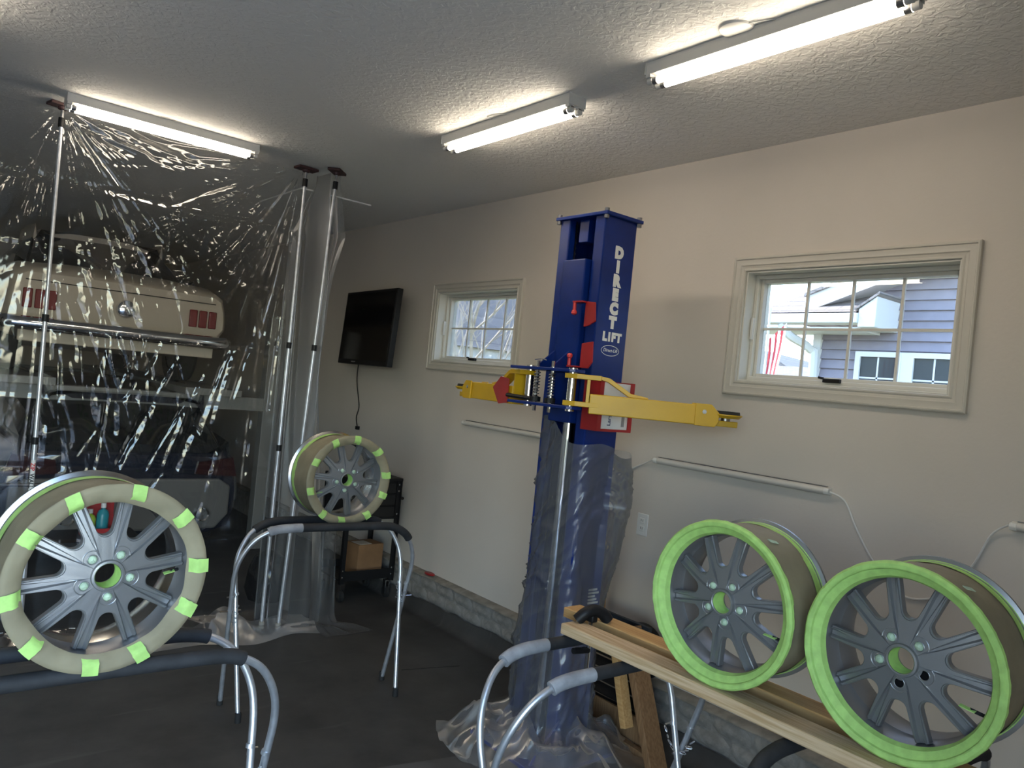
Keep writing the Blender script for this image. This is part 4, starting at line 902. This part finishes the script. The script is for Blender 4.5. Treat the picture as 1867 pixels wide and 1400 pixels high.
# ================================================================== black tool cart with a carton
ct = thing('tool_cart', 'black steel tool cart with open lower shelf on casters', 'tool cart', (2.95, 5.36, 0))
hw, hd = 0.225, 0.19
for sx in (-1, 1):
    for sy in (-1, 1):
        lg = MB(); lg.box(sx*hw-0.003, sx*hw+0.003, sy*hd-0.018, sy*hd+0.018, 0.14, 0.92); lg.box(min(sx*hw, sx*(hw-0.034)), max(sx*hw, sx*(hw-0.034)), sy*hd-0.003, sy*hd+0.003, 0.14, 0.92); lg.build('corner_post', M_BLACK, ct, smooth=0)
        cs = MB(); cs.tube([(sx*(hw-0.03)-0.012, sy*(hd-0.03), 0.045), (sx*(hw-0.03)+0.012, sy*(hd-0.03), 0.045)], 0.045, 18); cs.build('caster_wheel', M_RUB, ct)
        fk = MB(); fk.box(sx*(hw-0.03)-0.018, sx*(hw-0.03)-0.014, sy*(hd-0.03)-0.02, sy*(hd-0.03)+0.02, 0.03, 0.13); fk.box(sx*(hw-0.03)+0.014, sx*(hw-0.03)+0.018, sy*(hd-0.03)-0.02, sy*(hd-0.03)+0.02, 0.03, 0.13); fk.box(sx*(hw-0.03)-0.018, sx*(hw-0.03)+0.018, sy*(hd-0.03)-0.02, sy*(hd-0.03)+0.02, 0.13, 0.14); fk.build('caster_fork', M_CHROME, ct, smooth=0)
        for z in (0.19, 0.24, 0.66, 0.84, 0.89):
            b = MB(); b.lathe([(0.0, -0.005), (0.007, -0.003), (0.008, 0.0)], 10, 'y'); o = b.build('bolt', M_CHROME, ct); o.location = (sx*(hw-0.015), -hd-0.0035 if sy < 0 else hd+0.0085, z)
MB().box(-hw, hw, -hd, hd, 0.16, 0.175).build('lower_shelf', M_BLACK, ct, smooth=0); 
for q in (-hd, hd): MB().box(-hw, hw, q-0.002, q+0.002, 0.16, 0.235).build('shelf_lip', M_BLACK, ct, smooth=0)
MB().box(-hw+0.004, hw-0.004, -hd+0.004, hd-0.004, 0.62, 0.915).build('drawer_case', M_BLACK, ct, smooth=0, bevel=0.004)
MB().box(-hw-0.012, hw+0.012, -hd-0.012, hd+0.012, 0.915, 0.94).build('top_tray', M_BLACK, ct, bevel=0.006)
for k, (z0, z1) in enumerate(((0.64, 0.72), (0.73, 0.81), (0.82, 0.90))): MB().box(-hw+0.03, hw-0.04, -hd-0.004, -hd+0.004, z0, z1).build('drawer', M_GLOSSB, ct, bevel=0.003)
MB().tube([(hw+0.003, -hd+0.03, 0.78), (hw+0.045, -hd+0.03, 0.775), (hw+0.045, hd-0.03, 0.775), (hw+0.003, hd-0.03, 0.78)], 0.012, 10).build('push_handle', M_BLACK, ct)
bx = thing('carton', 'small brown cardboard carton on the lower shelf of the tool cart', 'box', (3.00, 5.335, 0.176), 0.1)
MB().box(-0.115, 0.115, -0.09, 0.09, 0.0, 0.235).build('box_body', M_CARD, bx, smooth=0, bevel=0.003)
MB().obox((-0.045, -0.02, 0.2375), (1, 0, 0), (0, 1, 0), (0, 0, 1), 0.055, 0.06, 0.0012).build('paper_slip', mat('paper_slip', (0.55, 0.5, 0.42, 1), 0.8), bx, smooth=0)
rb = MB(); rb.lathe([(0.0, 0.0), (0.11, 0.0), (0.15, 0.06), (0.145, 0.17), (0.10, 0.24), (0.03, 0.27), (0.0, 0.27)], 22, 'z')
rb.v = [(x*(1+0.12*math.sin(5*math.atan2(y, x)+z*20)), y*(1+0.1*math.sin(4*math.atan2(y, x)+z*14)), z*1.35) for x, y, z in rb.v]
o = rb.build('rubbish_bag', M_GLOSSB); o.location = (2.28, 5.45, 0.0); tag(o, 'stuffed black rubbish bag on the floor behind the plastic curtain', 'bag')

# ================================================================== cars behind the curtain
def loft(secs, ring):
    # secs: list of (y, [(x, z), ...]) half outlines bottom centre -> top centre; mirrored
    V = []; n = None
    for y, h in secs:
        full = h+[(-x, z) for x, z in reversed(h)]; n = len(full)
        V += [(x, y, z) for x, z in full]
    Fs = [(i*n+k, i*n+(k+1) % n, (i+1)*n+(k+1) % n, (i+1)*n+k) for i in range(len(secs)-1) for k in range(n)]
    Fs += [tuple(range(n)), tuple(range((len(secs)-1)*n+n-1, (len(secs)-1)*n-1, -1))]
    return MB().add(V, Fs)
def sect(wb, wm, wt, z0, zm, z1, crown=0.03):
    return [(0.0, z0), (wb*0.8, z0), (wb, z0+0.05), (wm, zm-0.08), (wm, zm), (wm*0.985, zm+0.08), (wt, z1-0.04), (wt*0.93, z1-0.005), (wt*0.5, z1+crown*0.7), (0.0, z1+crown)]
def tyre(parent, x, y, z, r, w_):
    o = MB().lathe([(r*0.6, -w_/2), (r*0.93, -w_/2), (r, -w_/2+0.03), (r, w_/2-0.03), (r*0.93, w_/2), (r*0.6, w_/2)], 32, 'x').build('tyre', M_RUB, parent); o.location = (x, y, z)
    h = MB().lathe([(0.0, -w_/2+0.03), (r*0.45, -w_/2+0.03), (r*0.6, -w_/2+0.015), (r*0.6, w_/2-0.015), (r*0.45, w_/2-0.03), (0.0, w_/2-0.03)], 24, 'x').build('hubcap', M_STEEL, parent); h.location = (x, y, z)
M_CREAM = mat('cream_paint', (0.62, 0.54, 0.43, 1), 0.3, coat=0.4)
M_TAIL = mat('tail_red', (0.20, 0.012, 0.015, 1), 0.25)
M_NAVY = mat('navy_paint', (0.010, 0.013, 0.024, 1), 0.16, coat=0.6)
M_CGLASS = mat('car_glass', (0.010, 0.012, 0.014, 1), 0.06)
zc = 1.46                                            # cream coupe stands on the raised runways
c1 = thing('coupe', 'cream classic coupe raised on a parking lift behind the plastic', 'car', (1.485, 7.0, zc))
secs = [(0.0, sect(0.74, 0.80, 0.765, 0.40, 0.60, 0.80, 0.005)), (0.03, sect(0.76, 0.825, 0.785, 0.36, 0.60, 0.83, 0.01)), (0.35, sect(0.78, 0.85, 0.80, 0.30, 0.60, 0.90)), (0.9, sect(0.80, 0.865, 0.81, 0.24, 0.60, 0.92)),
        (2.2, sect(0.80, 0.87, 0.82, 0.20, 0.60, 0.91)), (3.4, sect(0.80, 0.86, 0.80, 0.20, 0.58, 0.88)), (4.3, sect(0.78, 0.83, 0.77, 0.26, 0.56, 0.82)), (4.6, sect(0.74, 0.79, 0.72, 0.36, 0.54, 0.74))]
body = loft(secs, 0).build('body', M_CREAM, c1, smooth=40)
cab = [(0.75, sect(0.70, 0.74, 0.66, 0.88, 0.90, 0.94, 0.0)), (1.35, sect(0.70, 0.72, 0.55, 0.88, 0.96, 1.26)), (2.1, sect(0.70, 0.72, 0.56, 0.88, 0.98, 1.29)), (2.7, sect(0.70, 0.73, 0.60, 0.88, 0.96, 1.14, 0.0)), (3.05, sect(0.70, 0.74, 0.68, 0.88, 0.90, 0.93, 0.0))]
loft(cab, 0).build('cabin', M_CGLASS, c1, smooth=40)
rf = [(1.28, sect(0.5, 0.555, 0.53, 1.235, 1.25, 1.27)), (1.7, sect(0.5, 0.57, 0.54, 1.26, 1.275, 1.31)), (2.2, sect(0.5, 0.57, 0.54, 1.255, 1.27, 1.305))]
loft(rf, 0).build('roof', M_CREAM, c1, smooth=40)
MB().box(-0.72, 0.72, -0.012, 0.0, 0.735, 0.742).build('deck_gap_shade', M_RUB, c1, smooth=0)  # dark strip stands in for the shade in the trunk lid gap
for sx in (-1, 1):
    for k in range(3):
        x = sx*0.70-sx*k*0.082; MB().box(x-0.033, x+0.033, -0.028, 0.0, 0.52, 0.67).build('tail_light', M_TAIL, c1, bevel=0.008)
    tyre(c1, sx*0.72, 0.95, 0.31, 0.31, 0.18); tyre(c1, sx*0.72, 3.65, 0.31, 0.31, 0.18)
g = MB(); g.lathe([(0.0, -0.045), (0.05, -0.043), (0.07, -0.03), (0.078, 0.0)], 26, 'y'); o = g.build('filler_cap', M_CHROME, c1); o.location = (0, -0.002, 0.60)
bp_ = MB(); bp_.tube(catmull([(-0.86, 0.30, 0.40), (-0.84, 0.02, 0.40), (-0.72, -0.075, 0.40), (0, -0.10, 0.40), (0.72, -0.075, 0.40), (0.84, 0.02, 0.40), (0.86, 0.30, 0.40)], 6), 0.048, 10); bp_.v = [(x, y, 0.40+(z-0.40)*1.15) for x, y, z in bp_.v]; bp_.build('bumper', M_CHROME, c1, smooth=60)
MB().box(-0.74, 0.74, 0.01, 0.05, 0.26, 0.40).build('valance', M_CREAM, c1, smooth=0, bevel=0.01)
pl = thing('parking_lift', 'grey four-post parking lift carrying the cream coupe', 'vehicle lift', (1.485, 9.1, 0))
M_LGREY = mat('lift_grey', (0.22, 0.215, 0.20, 1), 0.45)
for sx in (-1, 1):
    MB().box(sx*0.72-0.24, sx*0.72+0.24, -2.3, 2.3, 1.40, 1.46).build('runway', M_LGREY, pl, smooth=0, bevel=0.004)
    for sy in (-1, 1): MB().box(sx*1.28-0.06, sx*1.28+0.06, sy*2.1-0.06, sy*2.1+0.06, 0, 2.15).build('post', M_LGREY, pl, smooth=0, bevel=0.006)
for sy in (-1, 1): MB().box(-1.22, 1.22, sy*2.1-0.07, sy*2.1+0.07, 1.28, 1.40).build('cross_beam', M_LGREY, pl, smooth=0, bevel=0.006)
c2 = thing('dark_car', 'dark navy hatchback parked on the floor beneath the raised coupe', 'car', (1.53, 6.55, 0))
secs = [(0.0, sect(0.78, 0.84, 0.74, 0.36, 0.62, 0.90, 0.01)), (0.05, sect(0.82, 0.88, 0.79, 0.26, 0.62, 0.95, 0.01)), (0.5, sect(0.84, 0.905, 0.82, 0.20, 0.64, 0.98)), (2.5, sect(0.84, 0.91, 0.84, 0.18, 0.62, 0.96)), (3.5, sect(0.84, 0.905, 0.80, 0.18, 0.60, 0.90)), (4.2, sect(0.78, 0.84, 0.70, 0.24, 0.55, 0.72))]
loft(secs, 0).build('body', M_NAVY, c2, smooth=40)
cab = [(0.02, sect(0.74, 0.77, 0.72, 0.93, 0.95, 0.99, 0.0)), (0.45, sect(0.74, 0.76, 0.60, 0.93, 1.0, 1.34, 0.01)), (1.1, sect(0.74, 0.76, 0.62, 0.93, 1.0, 1.41)), (2.0, sect(0.74, 0.76, 0.62, 0.93, 1.0, 1.41)), (2.9, sect(0.74, 0.77, 0.70, 0.93, 0.95, 0.98, 0.0))]
loft(cab, 0).build('cabin', M_CGLASS, c2, smooth=40)
rf = [(0.30, sect(0.5, 0.61, 0.58, 1.31, 1.33, 1.355, 0.01)), (1.1, sect(0.5, 0.64, 0.60, 1.38, 1.40, 1.43)), (2.0, sect(0.5, 0.64, 0.60, 1.38, 1.40, 1.43))]
loft(rf, 0).build('roof', M_NAVY, c2, smooth=40)
MB().prism([(-0.70, 0.30), (0.70, 0.30), (0.80, 0.42), (0.80, 0.66), (0.70, 0.72), (-0.70, 0.72), (-0.80, 0.66), (-0.80, 0.42)], 'y', -0.022, 0.02).build('rear_bumper', mat('bumper_silver', (0.13, 0.125, 0.115, 1), 0.45), c2, smooth=0, bevel=0.02)
for sx in (-1, 1):
    MB().prism([(sx*0.84, 0.74), (sx*0.50, 0.76), (sx*0.52, 0.86), (sx*0.80, 0.90)], 'y', -0.02, 0.05).build('tail_light', mat('tail_dark', (0.03, 0.004, 0.005, 1), 0.2), c2, smooth=0)
    for k in (0, 1):
        e = MB(); e.lathe([(0.045, 0.05), (0.045, -0.06), (0.056, -0.07), (0.060, -0.05), (0.060, 0.05)], 22, 'y'); o = e.build('exhaust_tip', M_CHROME, c2); o.location = (sx*(0.42+k*0.15), 0.0, 0.43)
    tyre(c2, sx*0.80, 0.85, 0.32, 0.32, 0.21); tyre(c2, sx*0.80, 3.35, 0.32, 0.32, 0.21)

# low bench behind the curtain with red things on it
bn = thing('low_bench', 'low dark bench behind the plastic curtain', 'bench', (0.75, 5.5, 0))
MB().box(-0.6, 0.62, -0.19, 0.19, 0.49, 0.52).build('bench_top', M_BLACK, bn, smooth=0, bevel=0.003)
for sx in (-0.57, 0.59):
    for sy in (-0.16, 0.16): MB().box(sx-0.02, sx+0.02, sy-0.02, sy+0.02, 0, 0.49).build('leg', M_BLACK, bn, smooth=0)
rbn = thing('red_bin', 'open red plastic bin on the low bench behind the curtain', 'bin', (1.13, 5.47, 0.521))
q = MB(); q.box(-0.10, 0.10, -0.08, 0.08, 0, 0.008); q.box(-0.10, -0.092, -0.08, 0.08, 0.008, 0.20); q.box(0.092, 0.10, -0.08, 0.08, 0.008, 0.12); q.box(-0.092, 0.092, 0.072, 0.08, 0.008, 0.20); q.box(-0.092, 0.092, -0.08, -0.072, 0.008, 0.06); q.build('bin_shell', M_RED, rbn, smooth=0)
def bottle(label, loc, col, h):
    t = thing('bottle', label, 'bottle', loc); c_ = mat('bottle_'+label.split()[0], col, 0.35)
    MB().lathe([(0.0, 0.0), (0.034, 0.0), (0.036, 0.01), (0.036, h*0.62), (0.028, h*0.74), (0.013, h*0.80), (0.013, h*0.86)], 20, 'z').build('bottle_body', c_, t); MB().lathe([(0.016, h*0.84), (0.016, h), (0.0, h)], 14, 'z').build('cap', M_WHITE, t)
bottle('teal bottle standing in the red bin', (1.15, 5.49, 0.53), (0.02, 0.25, 0.30, 1), 0.20)
bottle('lime bottle standing in the red bin', (1.075, 5.49, 0.53), (0.28, 0.42, 0.03, 1), 0.16)
ex = thing('red_jack', 'red screw jack with a chrome crank bar on the low bench', 'jack', (0.50, 5.47, 0.521))
MB().lathe([(0.0, 0.0), (0.08, 0.0), (0.08, 0.015), (0.05, 0.03), (0.045, 0.26), (0.03, 0.28), (0.0, 0.28)], 22, 'z').build('jack_body', M_RED, ex)
MB().tube([(0, -0.04, 0.34), (0.32, -0.04, 0.335)], 0.011, 10).build('crank_bar', M_CHROME, ex); MB().lathe([(0.028, 0.28), (0.028, 0.37), (0.0, 0.37)], 14, 'z').build('jack_head', M_RED, ex)

# ================================================================== odds and ends between the post and the wall
wf = thing('timber_trestle', 'brown timber trestle of upright and cross pieces standing beside the lift post', 'trestle', (2.95, 2.36, 0))
a = MB(); a.beam((0.0, 0.16, 0.62), (-0.02, -0.10, 0.02), 0.038, 0.115, up=(1, 0, 0)); a.build('upright', M_PLY, wf, smooth=0, bevel=0.003)
a = MB(); a.beam((-0.04, 0.23, 0.60), (-0.055, 0.075, 0.16), 0.036, 0.06, up=(1, 0, 0)); a.build('upright', M_PINEO, wf, smooth=0, bevel=0.003)
a = MB(); a.beam((0.02, 0.55, 0.05), (0.0, -0.02, 0.03), 0.038, 0.06); a.build('foot_rail', M_PLY, wf, smooth=0, bevel=0.003)
a = MB(); a.beam((0.02, 0.50, 0.56), (0.0, 0.10, 0.52), 0.030, 0.06); a.build('cross_rail', M_PLY, wf, smooth=0, bevel=0.003)
a = MB(); a.beam((0.05, 0.42, 0.10), (0.05, 0.02, 0.10), 0.016, 0.16); a.build('plywood_panel', M_PLY, wf, smooth=0, bevel=0.002)
dp = thing('louvred_panel', 'dark slatted panel with a blue-grey edge standing behind the timber trestle', 'panel', (3.03, 2.66, 0))
fr = MB(); fr.box(-0.012, 0.012, -0.20, -0.17, 0.02, 0.62); fr.box(-0.012, 0.012, 0.17, 0.20, 0.02, 0.62); fr.box(-0.012, 0.012, -0.17, 0.17, 0.02, 0.05); fr.box(-0.012, 0.012, -0.17, 0.17, 0.59, 0.62); fr.build('panel_frame', mat('slate_edge', (0.02, 0.028, 0.04, 1), 0.5), dp, smooth=0, bevel=0.002)
for k in range(8): MB().obox((0, 0, 0.085+k*0.066), (0, 1, 0), (0.8, 0, 0.6), (-0.6, 0, 0.8), 0.17, 0.028, 0.003).build('slat', M_BLACK, dp, smooth=0)
rd = thing('round_dish', 'round black-rimmed dish leaning on the block base behind the boards', 'dish', (3.155, 2.61, 0.285))
MB().lathe([(0.0, 0.012), (0.115, 0.012), (0.118, -0.03), (0.135, -0.034), (0.142, -0.02), (0.142, 0.02), (0.130, 0.024), (0.0, 0.022)], 44, 'x').build('rim', M_BLACK, rd).location = (0, 0, 0.155)
MB().lathe([(0.0, 0.006), (0.116, 0.010)], 40, 'x').build('dish_face', mat('dish_grey', (0.30, 0.29, 0.27, 1), 0.5), rd).location = (0, 0, 0.155)
o = MB().obox((3.20, 2.98, 0.83), (0, 0, 1), (1, 0, 0.0), (0, 1, 0), 0.28, 0.035, 0.018).build('timber_offcut', M_PINEO, bevel=0.003); tag(o, 'short pale timber offcut standing upright behind the wrapped post', 'timber')

# ================================================================== outside
M_GRASS = mat('dry_lawn', (0.17, 0.17, 0.08, 1), 0.9, var=0.3, scale=1.5)
struct(MB().box(-90, 120, -90, 120, -0.40, -0.25).build('ground', M_GRASS, smooth=0))
struct(MB().box(-8, 3.0, -18, YF-0.2, -0.25, -0.03).build('driveway', mat('driveway', (0.56, 0.52, 0.46, 1), 0.8, var=0.1), smooth=0))
M_SIDE = mat('mauve_siding', (0.24, 0.22, 0.26, 1), 0.6, var=0.06)
M_WTRIM = mat('exterior_white', (0.62, 0.63, 0.65, 1), 0.5)
def m_shingle(name, c):
    mt = mat(name, c, 0.85); nt = mt.node_tree; b = nt.nodes['Principled BSDF']; tc = nt.nodes.new('ShaderNodeTexCoord')
    br = nt.nodes.new('ShaderNodeTexBrick'); br.inputs['Scale'].default_value = 3.0; br.inputs['Color1'].default_value = c; br.inputs['Color2'].default_value = tuple(q*0.8 for q in c[:3])+(1,)
    br.inputs['Mortar'].default_value = tuple(q*0.45 for q in c[:3])+(1,); br.inputs['Mortar Size'].default_value = 0.02
    mp = nt.nodes.new('ShaderNodeMapping'); mp.inputs['Rotation'].default_value = (0, PI/2, PI/2)
    nt.links.new(tc.outputs['Object'], mp.inputs[0]); nt.links.new(mp.outputs[0], br.inputs['Vector']); nt.links.new(br.outputs[0], b.inputs['Base Color']); return mt
M_SH = m_shingle('tan_shingle', (0.27, 0.23, 0.21, 1)); M_SH2 = m_shingle('grey_shingle', (0.24, 0.22, 0.22, 1))
NX = 9.0
nh = thing('neighbour_house', 'mauve sided house with white trim seen through the wide window', 'house', (NX, 3.0, -0.25))
def H(mb, name, material, smooth=0, bevel=0.0, par=None):
    mb.v = [(x-NX, y-3.0, z+0.25) for x, y, z in mb.v]; return mb.build(name, material, par or nh, smooth, bevel)
YC = 5.17          # left corner of the wall
H(MB().box(NX+0.03, NX+7, -6, YC, -0.25, 2.80), 'wall_core', M_SIDE)
# gable wall core above the eave
rk = lambda y: 3.05+(5.05-y)*0.355                     # underside of the rake
H(MB().prism([(4.36, 2.80), (4.36, rk(4.36)), (-2.0, rk(-2.0)), (-6, rk(-2.0)), (-6, 2.80)], 'x', NX+0.03, NX+0.5), 'gable_core', M_SIDE)
z = 1.4
while z < 4.4:
    y1 = YC-0.06 if z < 2.78 else min(4.42, 5.05-(z+0.02-3.05)/0.355)
    if z > 2.70 and z < 2.8: y1 = YC-0.06
    if y1 > -4:
        b = MB(); zz0, zz1 = z, z+0.118
        b.add([(NX+0.03, -4, zz1), (NX+0.03, y1, zz1), (NX-0.002, y1, zz0), (NX-0.002, -4, zz0), (NX+0.03, -4, zz0), (NX+0.03, y1, zz0)], [(0,1,2,3), (3,2,5,4), (1,5,2)])
        H(b, 'siding_board', M_SIDE)
    z += 0.118
H(MB().box(NX-0.03, NX+0.03, YC-0.10, YC, -0.2, 2.78), 'corner_board', M_WTRIM)
# eave: soffit, gutter, roof slope rising away
H(MB().box(NX-0.45, NX+0.1, 4.36, 5.9, 2.76, 2.80), 'soffit', M_WTRIM)
H(MB().prism([(NX-0.58, 2.95), (NX-0.56, 2.84), (NX-0.45, 2.82), (NX-0.45, 2.96)], 'y', 4.36, 5.92), 'gutter', M_WTRIM, bevel=0.01)
rs = MB(); tt = 2.6; yl, yr = 5.75, 4.40
for zo in (0.0, -0.03): rs.add([(NX-0.52, yl, 2.97+zo), (NX-0.52, yr, 2.97+zo), (NX-0.02, yr, 3.21+zo), (NX-0.02, yl-0.21, 3.21+zo)], [(0,1,2,3)]); rs.add([(NX-0.02, yl-0.21, 3.21+zo), (NX-0.02, yr, 3.21+zo), (NX+0.55, 3.0, 3.48+zo), (NX-0.52+tt, 1.5, 2.97+0.48*tt+zo), (NX-0.52+tt, yl-0.42*tt, 2.97+0.48*tt+zo)], [(0,1,2,3,4)])
H(rs, 'roof_slope', M_SH)
# hip side of the roof
hp = MB(); hp.add([(NX-0.52, yl, 2.96), (NX-0.52+tt, yl-0.42*tt, 2.96+0.48*tt), (NX-0.52+tt, yl, 2.96)], [(0,1,2)]); H(hp, 'roof_hip', M_SH)
# eave return box at the gable foot
H(MB().prism([(4.16, 2.79), (4.36, 2.79), (4.36, 3.00), (4.16, 3.14)], 'x', NX-0.54, NX+0.05), 'return_box', M_WTRIM, bevel=0.01)
H(MB().prism([(4.13, 3.16), (4.40, 2.98), (4.40, 3.005), (4.13, 3.19)], 'x', NX-0.56, NX+0.05), 'return_cap', M_SH2)
# rake fascia, rake soffit and gable roof edge
for (x0, x1, dz0, dz1, nm, mt) in ((NX-0.34, NX-0.30, -0.02, 0.17, 'rake_fascia', M_WTRIM), (NX-0.30, NX+0.05, -0.01, 0.03, 'rake_soffit', M_WTRIM), (NX-0.38, NX+3.0, 0.17, 0.21, 'gable_roof', M_SH2)):
    H(MB().prism([(5.15, rk(5.15)+dz0), (5.15, rk(5.15)+dz1), (-2.0, rk(-2.0)+dz1), (-2.0, rk(-2.0)+dz0)], 'x', x0, x1), nm, mt)
# downspout
H(MB().tube(catmull([(NX-0.50, 5.35, 2.84), (NX-0.40, 5.28, 2.70), (NX-0.10, 5.16, 2.56), (NX-0.06, 5.12, 2.3), (NX-0.06, 5.12, 0.0)], 5), 0.055, 8), 'downspout', M_WTRIM, smooth=40)
# twin window
for (y0, y1) in ((4.06, 4.60), (3.42, 3.98)):
    f = MB(); z0, z1 = 1.35, 2.56
    for (a0, a1, b0, b1) in ((y0, y0+0.06, z0, z1), (y1-0.06, y1, z0, z1), (y0+0.06, y1-0.06, z1-0.06, z1), (y0+0.06, y1-0.06, z0, z0+0.06)): f.box(NX-0.05, NX+0.02, a0, a1, b0, b1)
    fo = H(f, 'house_window', M_WTRIM)
    H(MB().box(NX-0.020, NX-0.012, y0+0.06, y1-0.06, z0+0.06, z1-0.06), 'pane', mat('house_glass', (0.05, 0.06, 0.065, 1), 0.06), par=None).parent = fo
    g = MB(); ym = (y0+y1)/2; g.box(NX-0.026, NX-0.021, ym-0.01, ym+0.01, z0+0.06, z1-0.06)
    for zz in (1.85, 2.25): g.box(NX-0.026, NX-0.021, y0+0.06, y1-0.06, zz-0.01, zz+0.01)
    go = H(g, 'window_bars', M_WTRIM); go.parent = fo
H(MB().box(NX-0.045, NX+0.01, 3.98, 4.06, 1.35, 2.56), 'window_mullion', M_WTRIM)
# flag
fl = thing('flag', 'red and white striped flag hanging outside the wide window', 'flag', (7.6, 4.93, 0))
MB().tube([(0, 0, -0.25), (0, 0, 2.9)], 0.012, 8).build('flag_pole', M_WTRIM, fl)
M_FR = mat('flag_red', (0.55, 0.05, 0.06, 1), 0.7)
for k in range(6):
    n = 14; P = np.zeros((n, 2, 3)); zz = np.linspace(2.55, 1.7, n)
    for q in (0, 1): P[:, q, 0] = 0.02*np.sin(zz*6); P[:, q, 1] = -0.012-(k+q)*0.030-0.015*np.sin(zz*5+1)*(k/3); P[:, q, 2] = zz+0.03*(k+q)
    grid_obj('flag_stripe', P, M_FR if k % 2 == 0 else M_LETTER, fl)
# further houses
def house(label, c, wx, wy, zw, zr, ridge, rz=0.0):
    t = thing('far_house', label, 'house', (c[0], c[1], -0.25), rz, 'houses beyond the yard')
    MB().box(-wx/2, wx/2, -wy/2, wy/2, 0, zw).build('walls', mat('far_wall', (0.55, 0.55, 0.58, 1), 0.7), t, smooth=0)
    r = MB(); e = 0.4
    if ridge == 'y': r.prism([(-wx/2-e, zw-0.1), (0, zr), (wx/2+e, zw-0.1)], 'y', -wy/2-e, wy/2+e)
    else: r.prism([(-wy/2-e, zw-0.1), (0, zr), (wy/2+e, zw-0.1)], 'x', -wx/2-e, wx/2+e)
    r.build('roof', M_SH2, t, smooth=0)
    for k in range(3):
        yy = -wy/2+wy*(k+0.5)/3; wd = MB().box(-wx/2-0.04, -wx/2+0.02, yy-0.45, yy+0.45, 1.0, 2.3).build('house_window', M_WTRIM, t, smooth=0)
        MB().box(-wx/2-0.06, -wx/2-0.041, yy-0.38, yy+0.38, 1.07, 2.23).build('pane', mat('house_glass', (0.05, 0.06, 0.065, 1), 0.06), wd, smooth=0)
house('distant pale house with grey roof low behind the flag', (46, 28, 0), 9, 8, 3.2, 5.6, 'x', 0.2)
house('distant pale gabled house with its roof lowest in the wide window', (37, 22.6, 0), 7, 4, 2.4, 4.4, 'y', 0.1)
house('pale gabled house behind the bare trees with its gable end showing', (22, 33, 0), 8, 9, 3.6, 7.4, 'x', -0.25)
house('pale house with a broad roof slope behind the bare trees', (34, 40.5, 0), 8, 8, 4.4, 7.2, 'y', 0.0)
# bare birches
M_BARK = mat('birch_bark', (0.50, 0.43, 0.36, 1), 0.8, var=0.25, scale=5)
def birch(label, x, y, h, seed, stems):
    rnd = random.Random(seed); t = thing('bare_tree', label, 'tree', (x, y, -0.25), 0, 'bare trees outside the small window')
    tr, tw = MB(), MB()
    def grow(mb, p, d, ln, r, depth):
        pts = [p]; q = p.copy(); dd = d.copy()
        for i in range(4):
            dd = (dd+Vector((rnd.gauss(0, .09), rnd.gauss(0, .09), 0.04))).normalized(); q = q+dd*ln/4; pts.append(q.copy())
        mb.tube(pts, [r*(1-0.16*i) for i in range(5)], 5, caps=False)
        if depth:
            for i in range(3 if depth > 1 else 4):
                b = pts[1+rnd.randrange(4)]; nd = (dd+Vector((rnd.gauss(0, .6), rnd.gauss(0, .6), rnd.random()*0.5))).normalized(); grow(tw, b, nd, ln*(0.55+rnd.random()*.2), r*0.5, depth-1)
    for s in range(stems):
        an = rnd.random()*6.28; lean = 0.18+rnd.random()*0.22; grow(tr, Vector((0.1*math.cos(an), 0.1*math.sin(an), 0)), Vector((lean*math.cos(an), lean*math.sin(an), 1)).normalized(), h, 0.05+rnd.random()*0.025, 3)
    tr.build('trunk', M_BARK, t, smooth=60); b = tw.build('twigs', M_BARK, t, smooth=60); b['kind'] = 'stuff'
birch('multi-stemmed bare birch in front of the pale gable', 11.5, 16.2, 4.4, 5, 4)
birch('bare birch with a thick pale trunk beside the multi-stemmed one', 8.6, 11.2, 4.8, 8, 2)
birch('thin bare tree farther off behind the birches', 14.5, 20.4, 4.2, 13, 3)
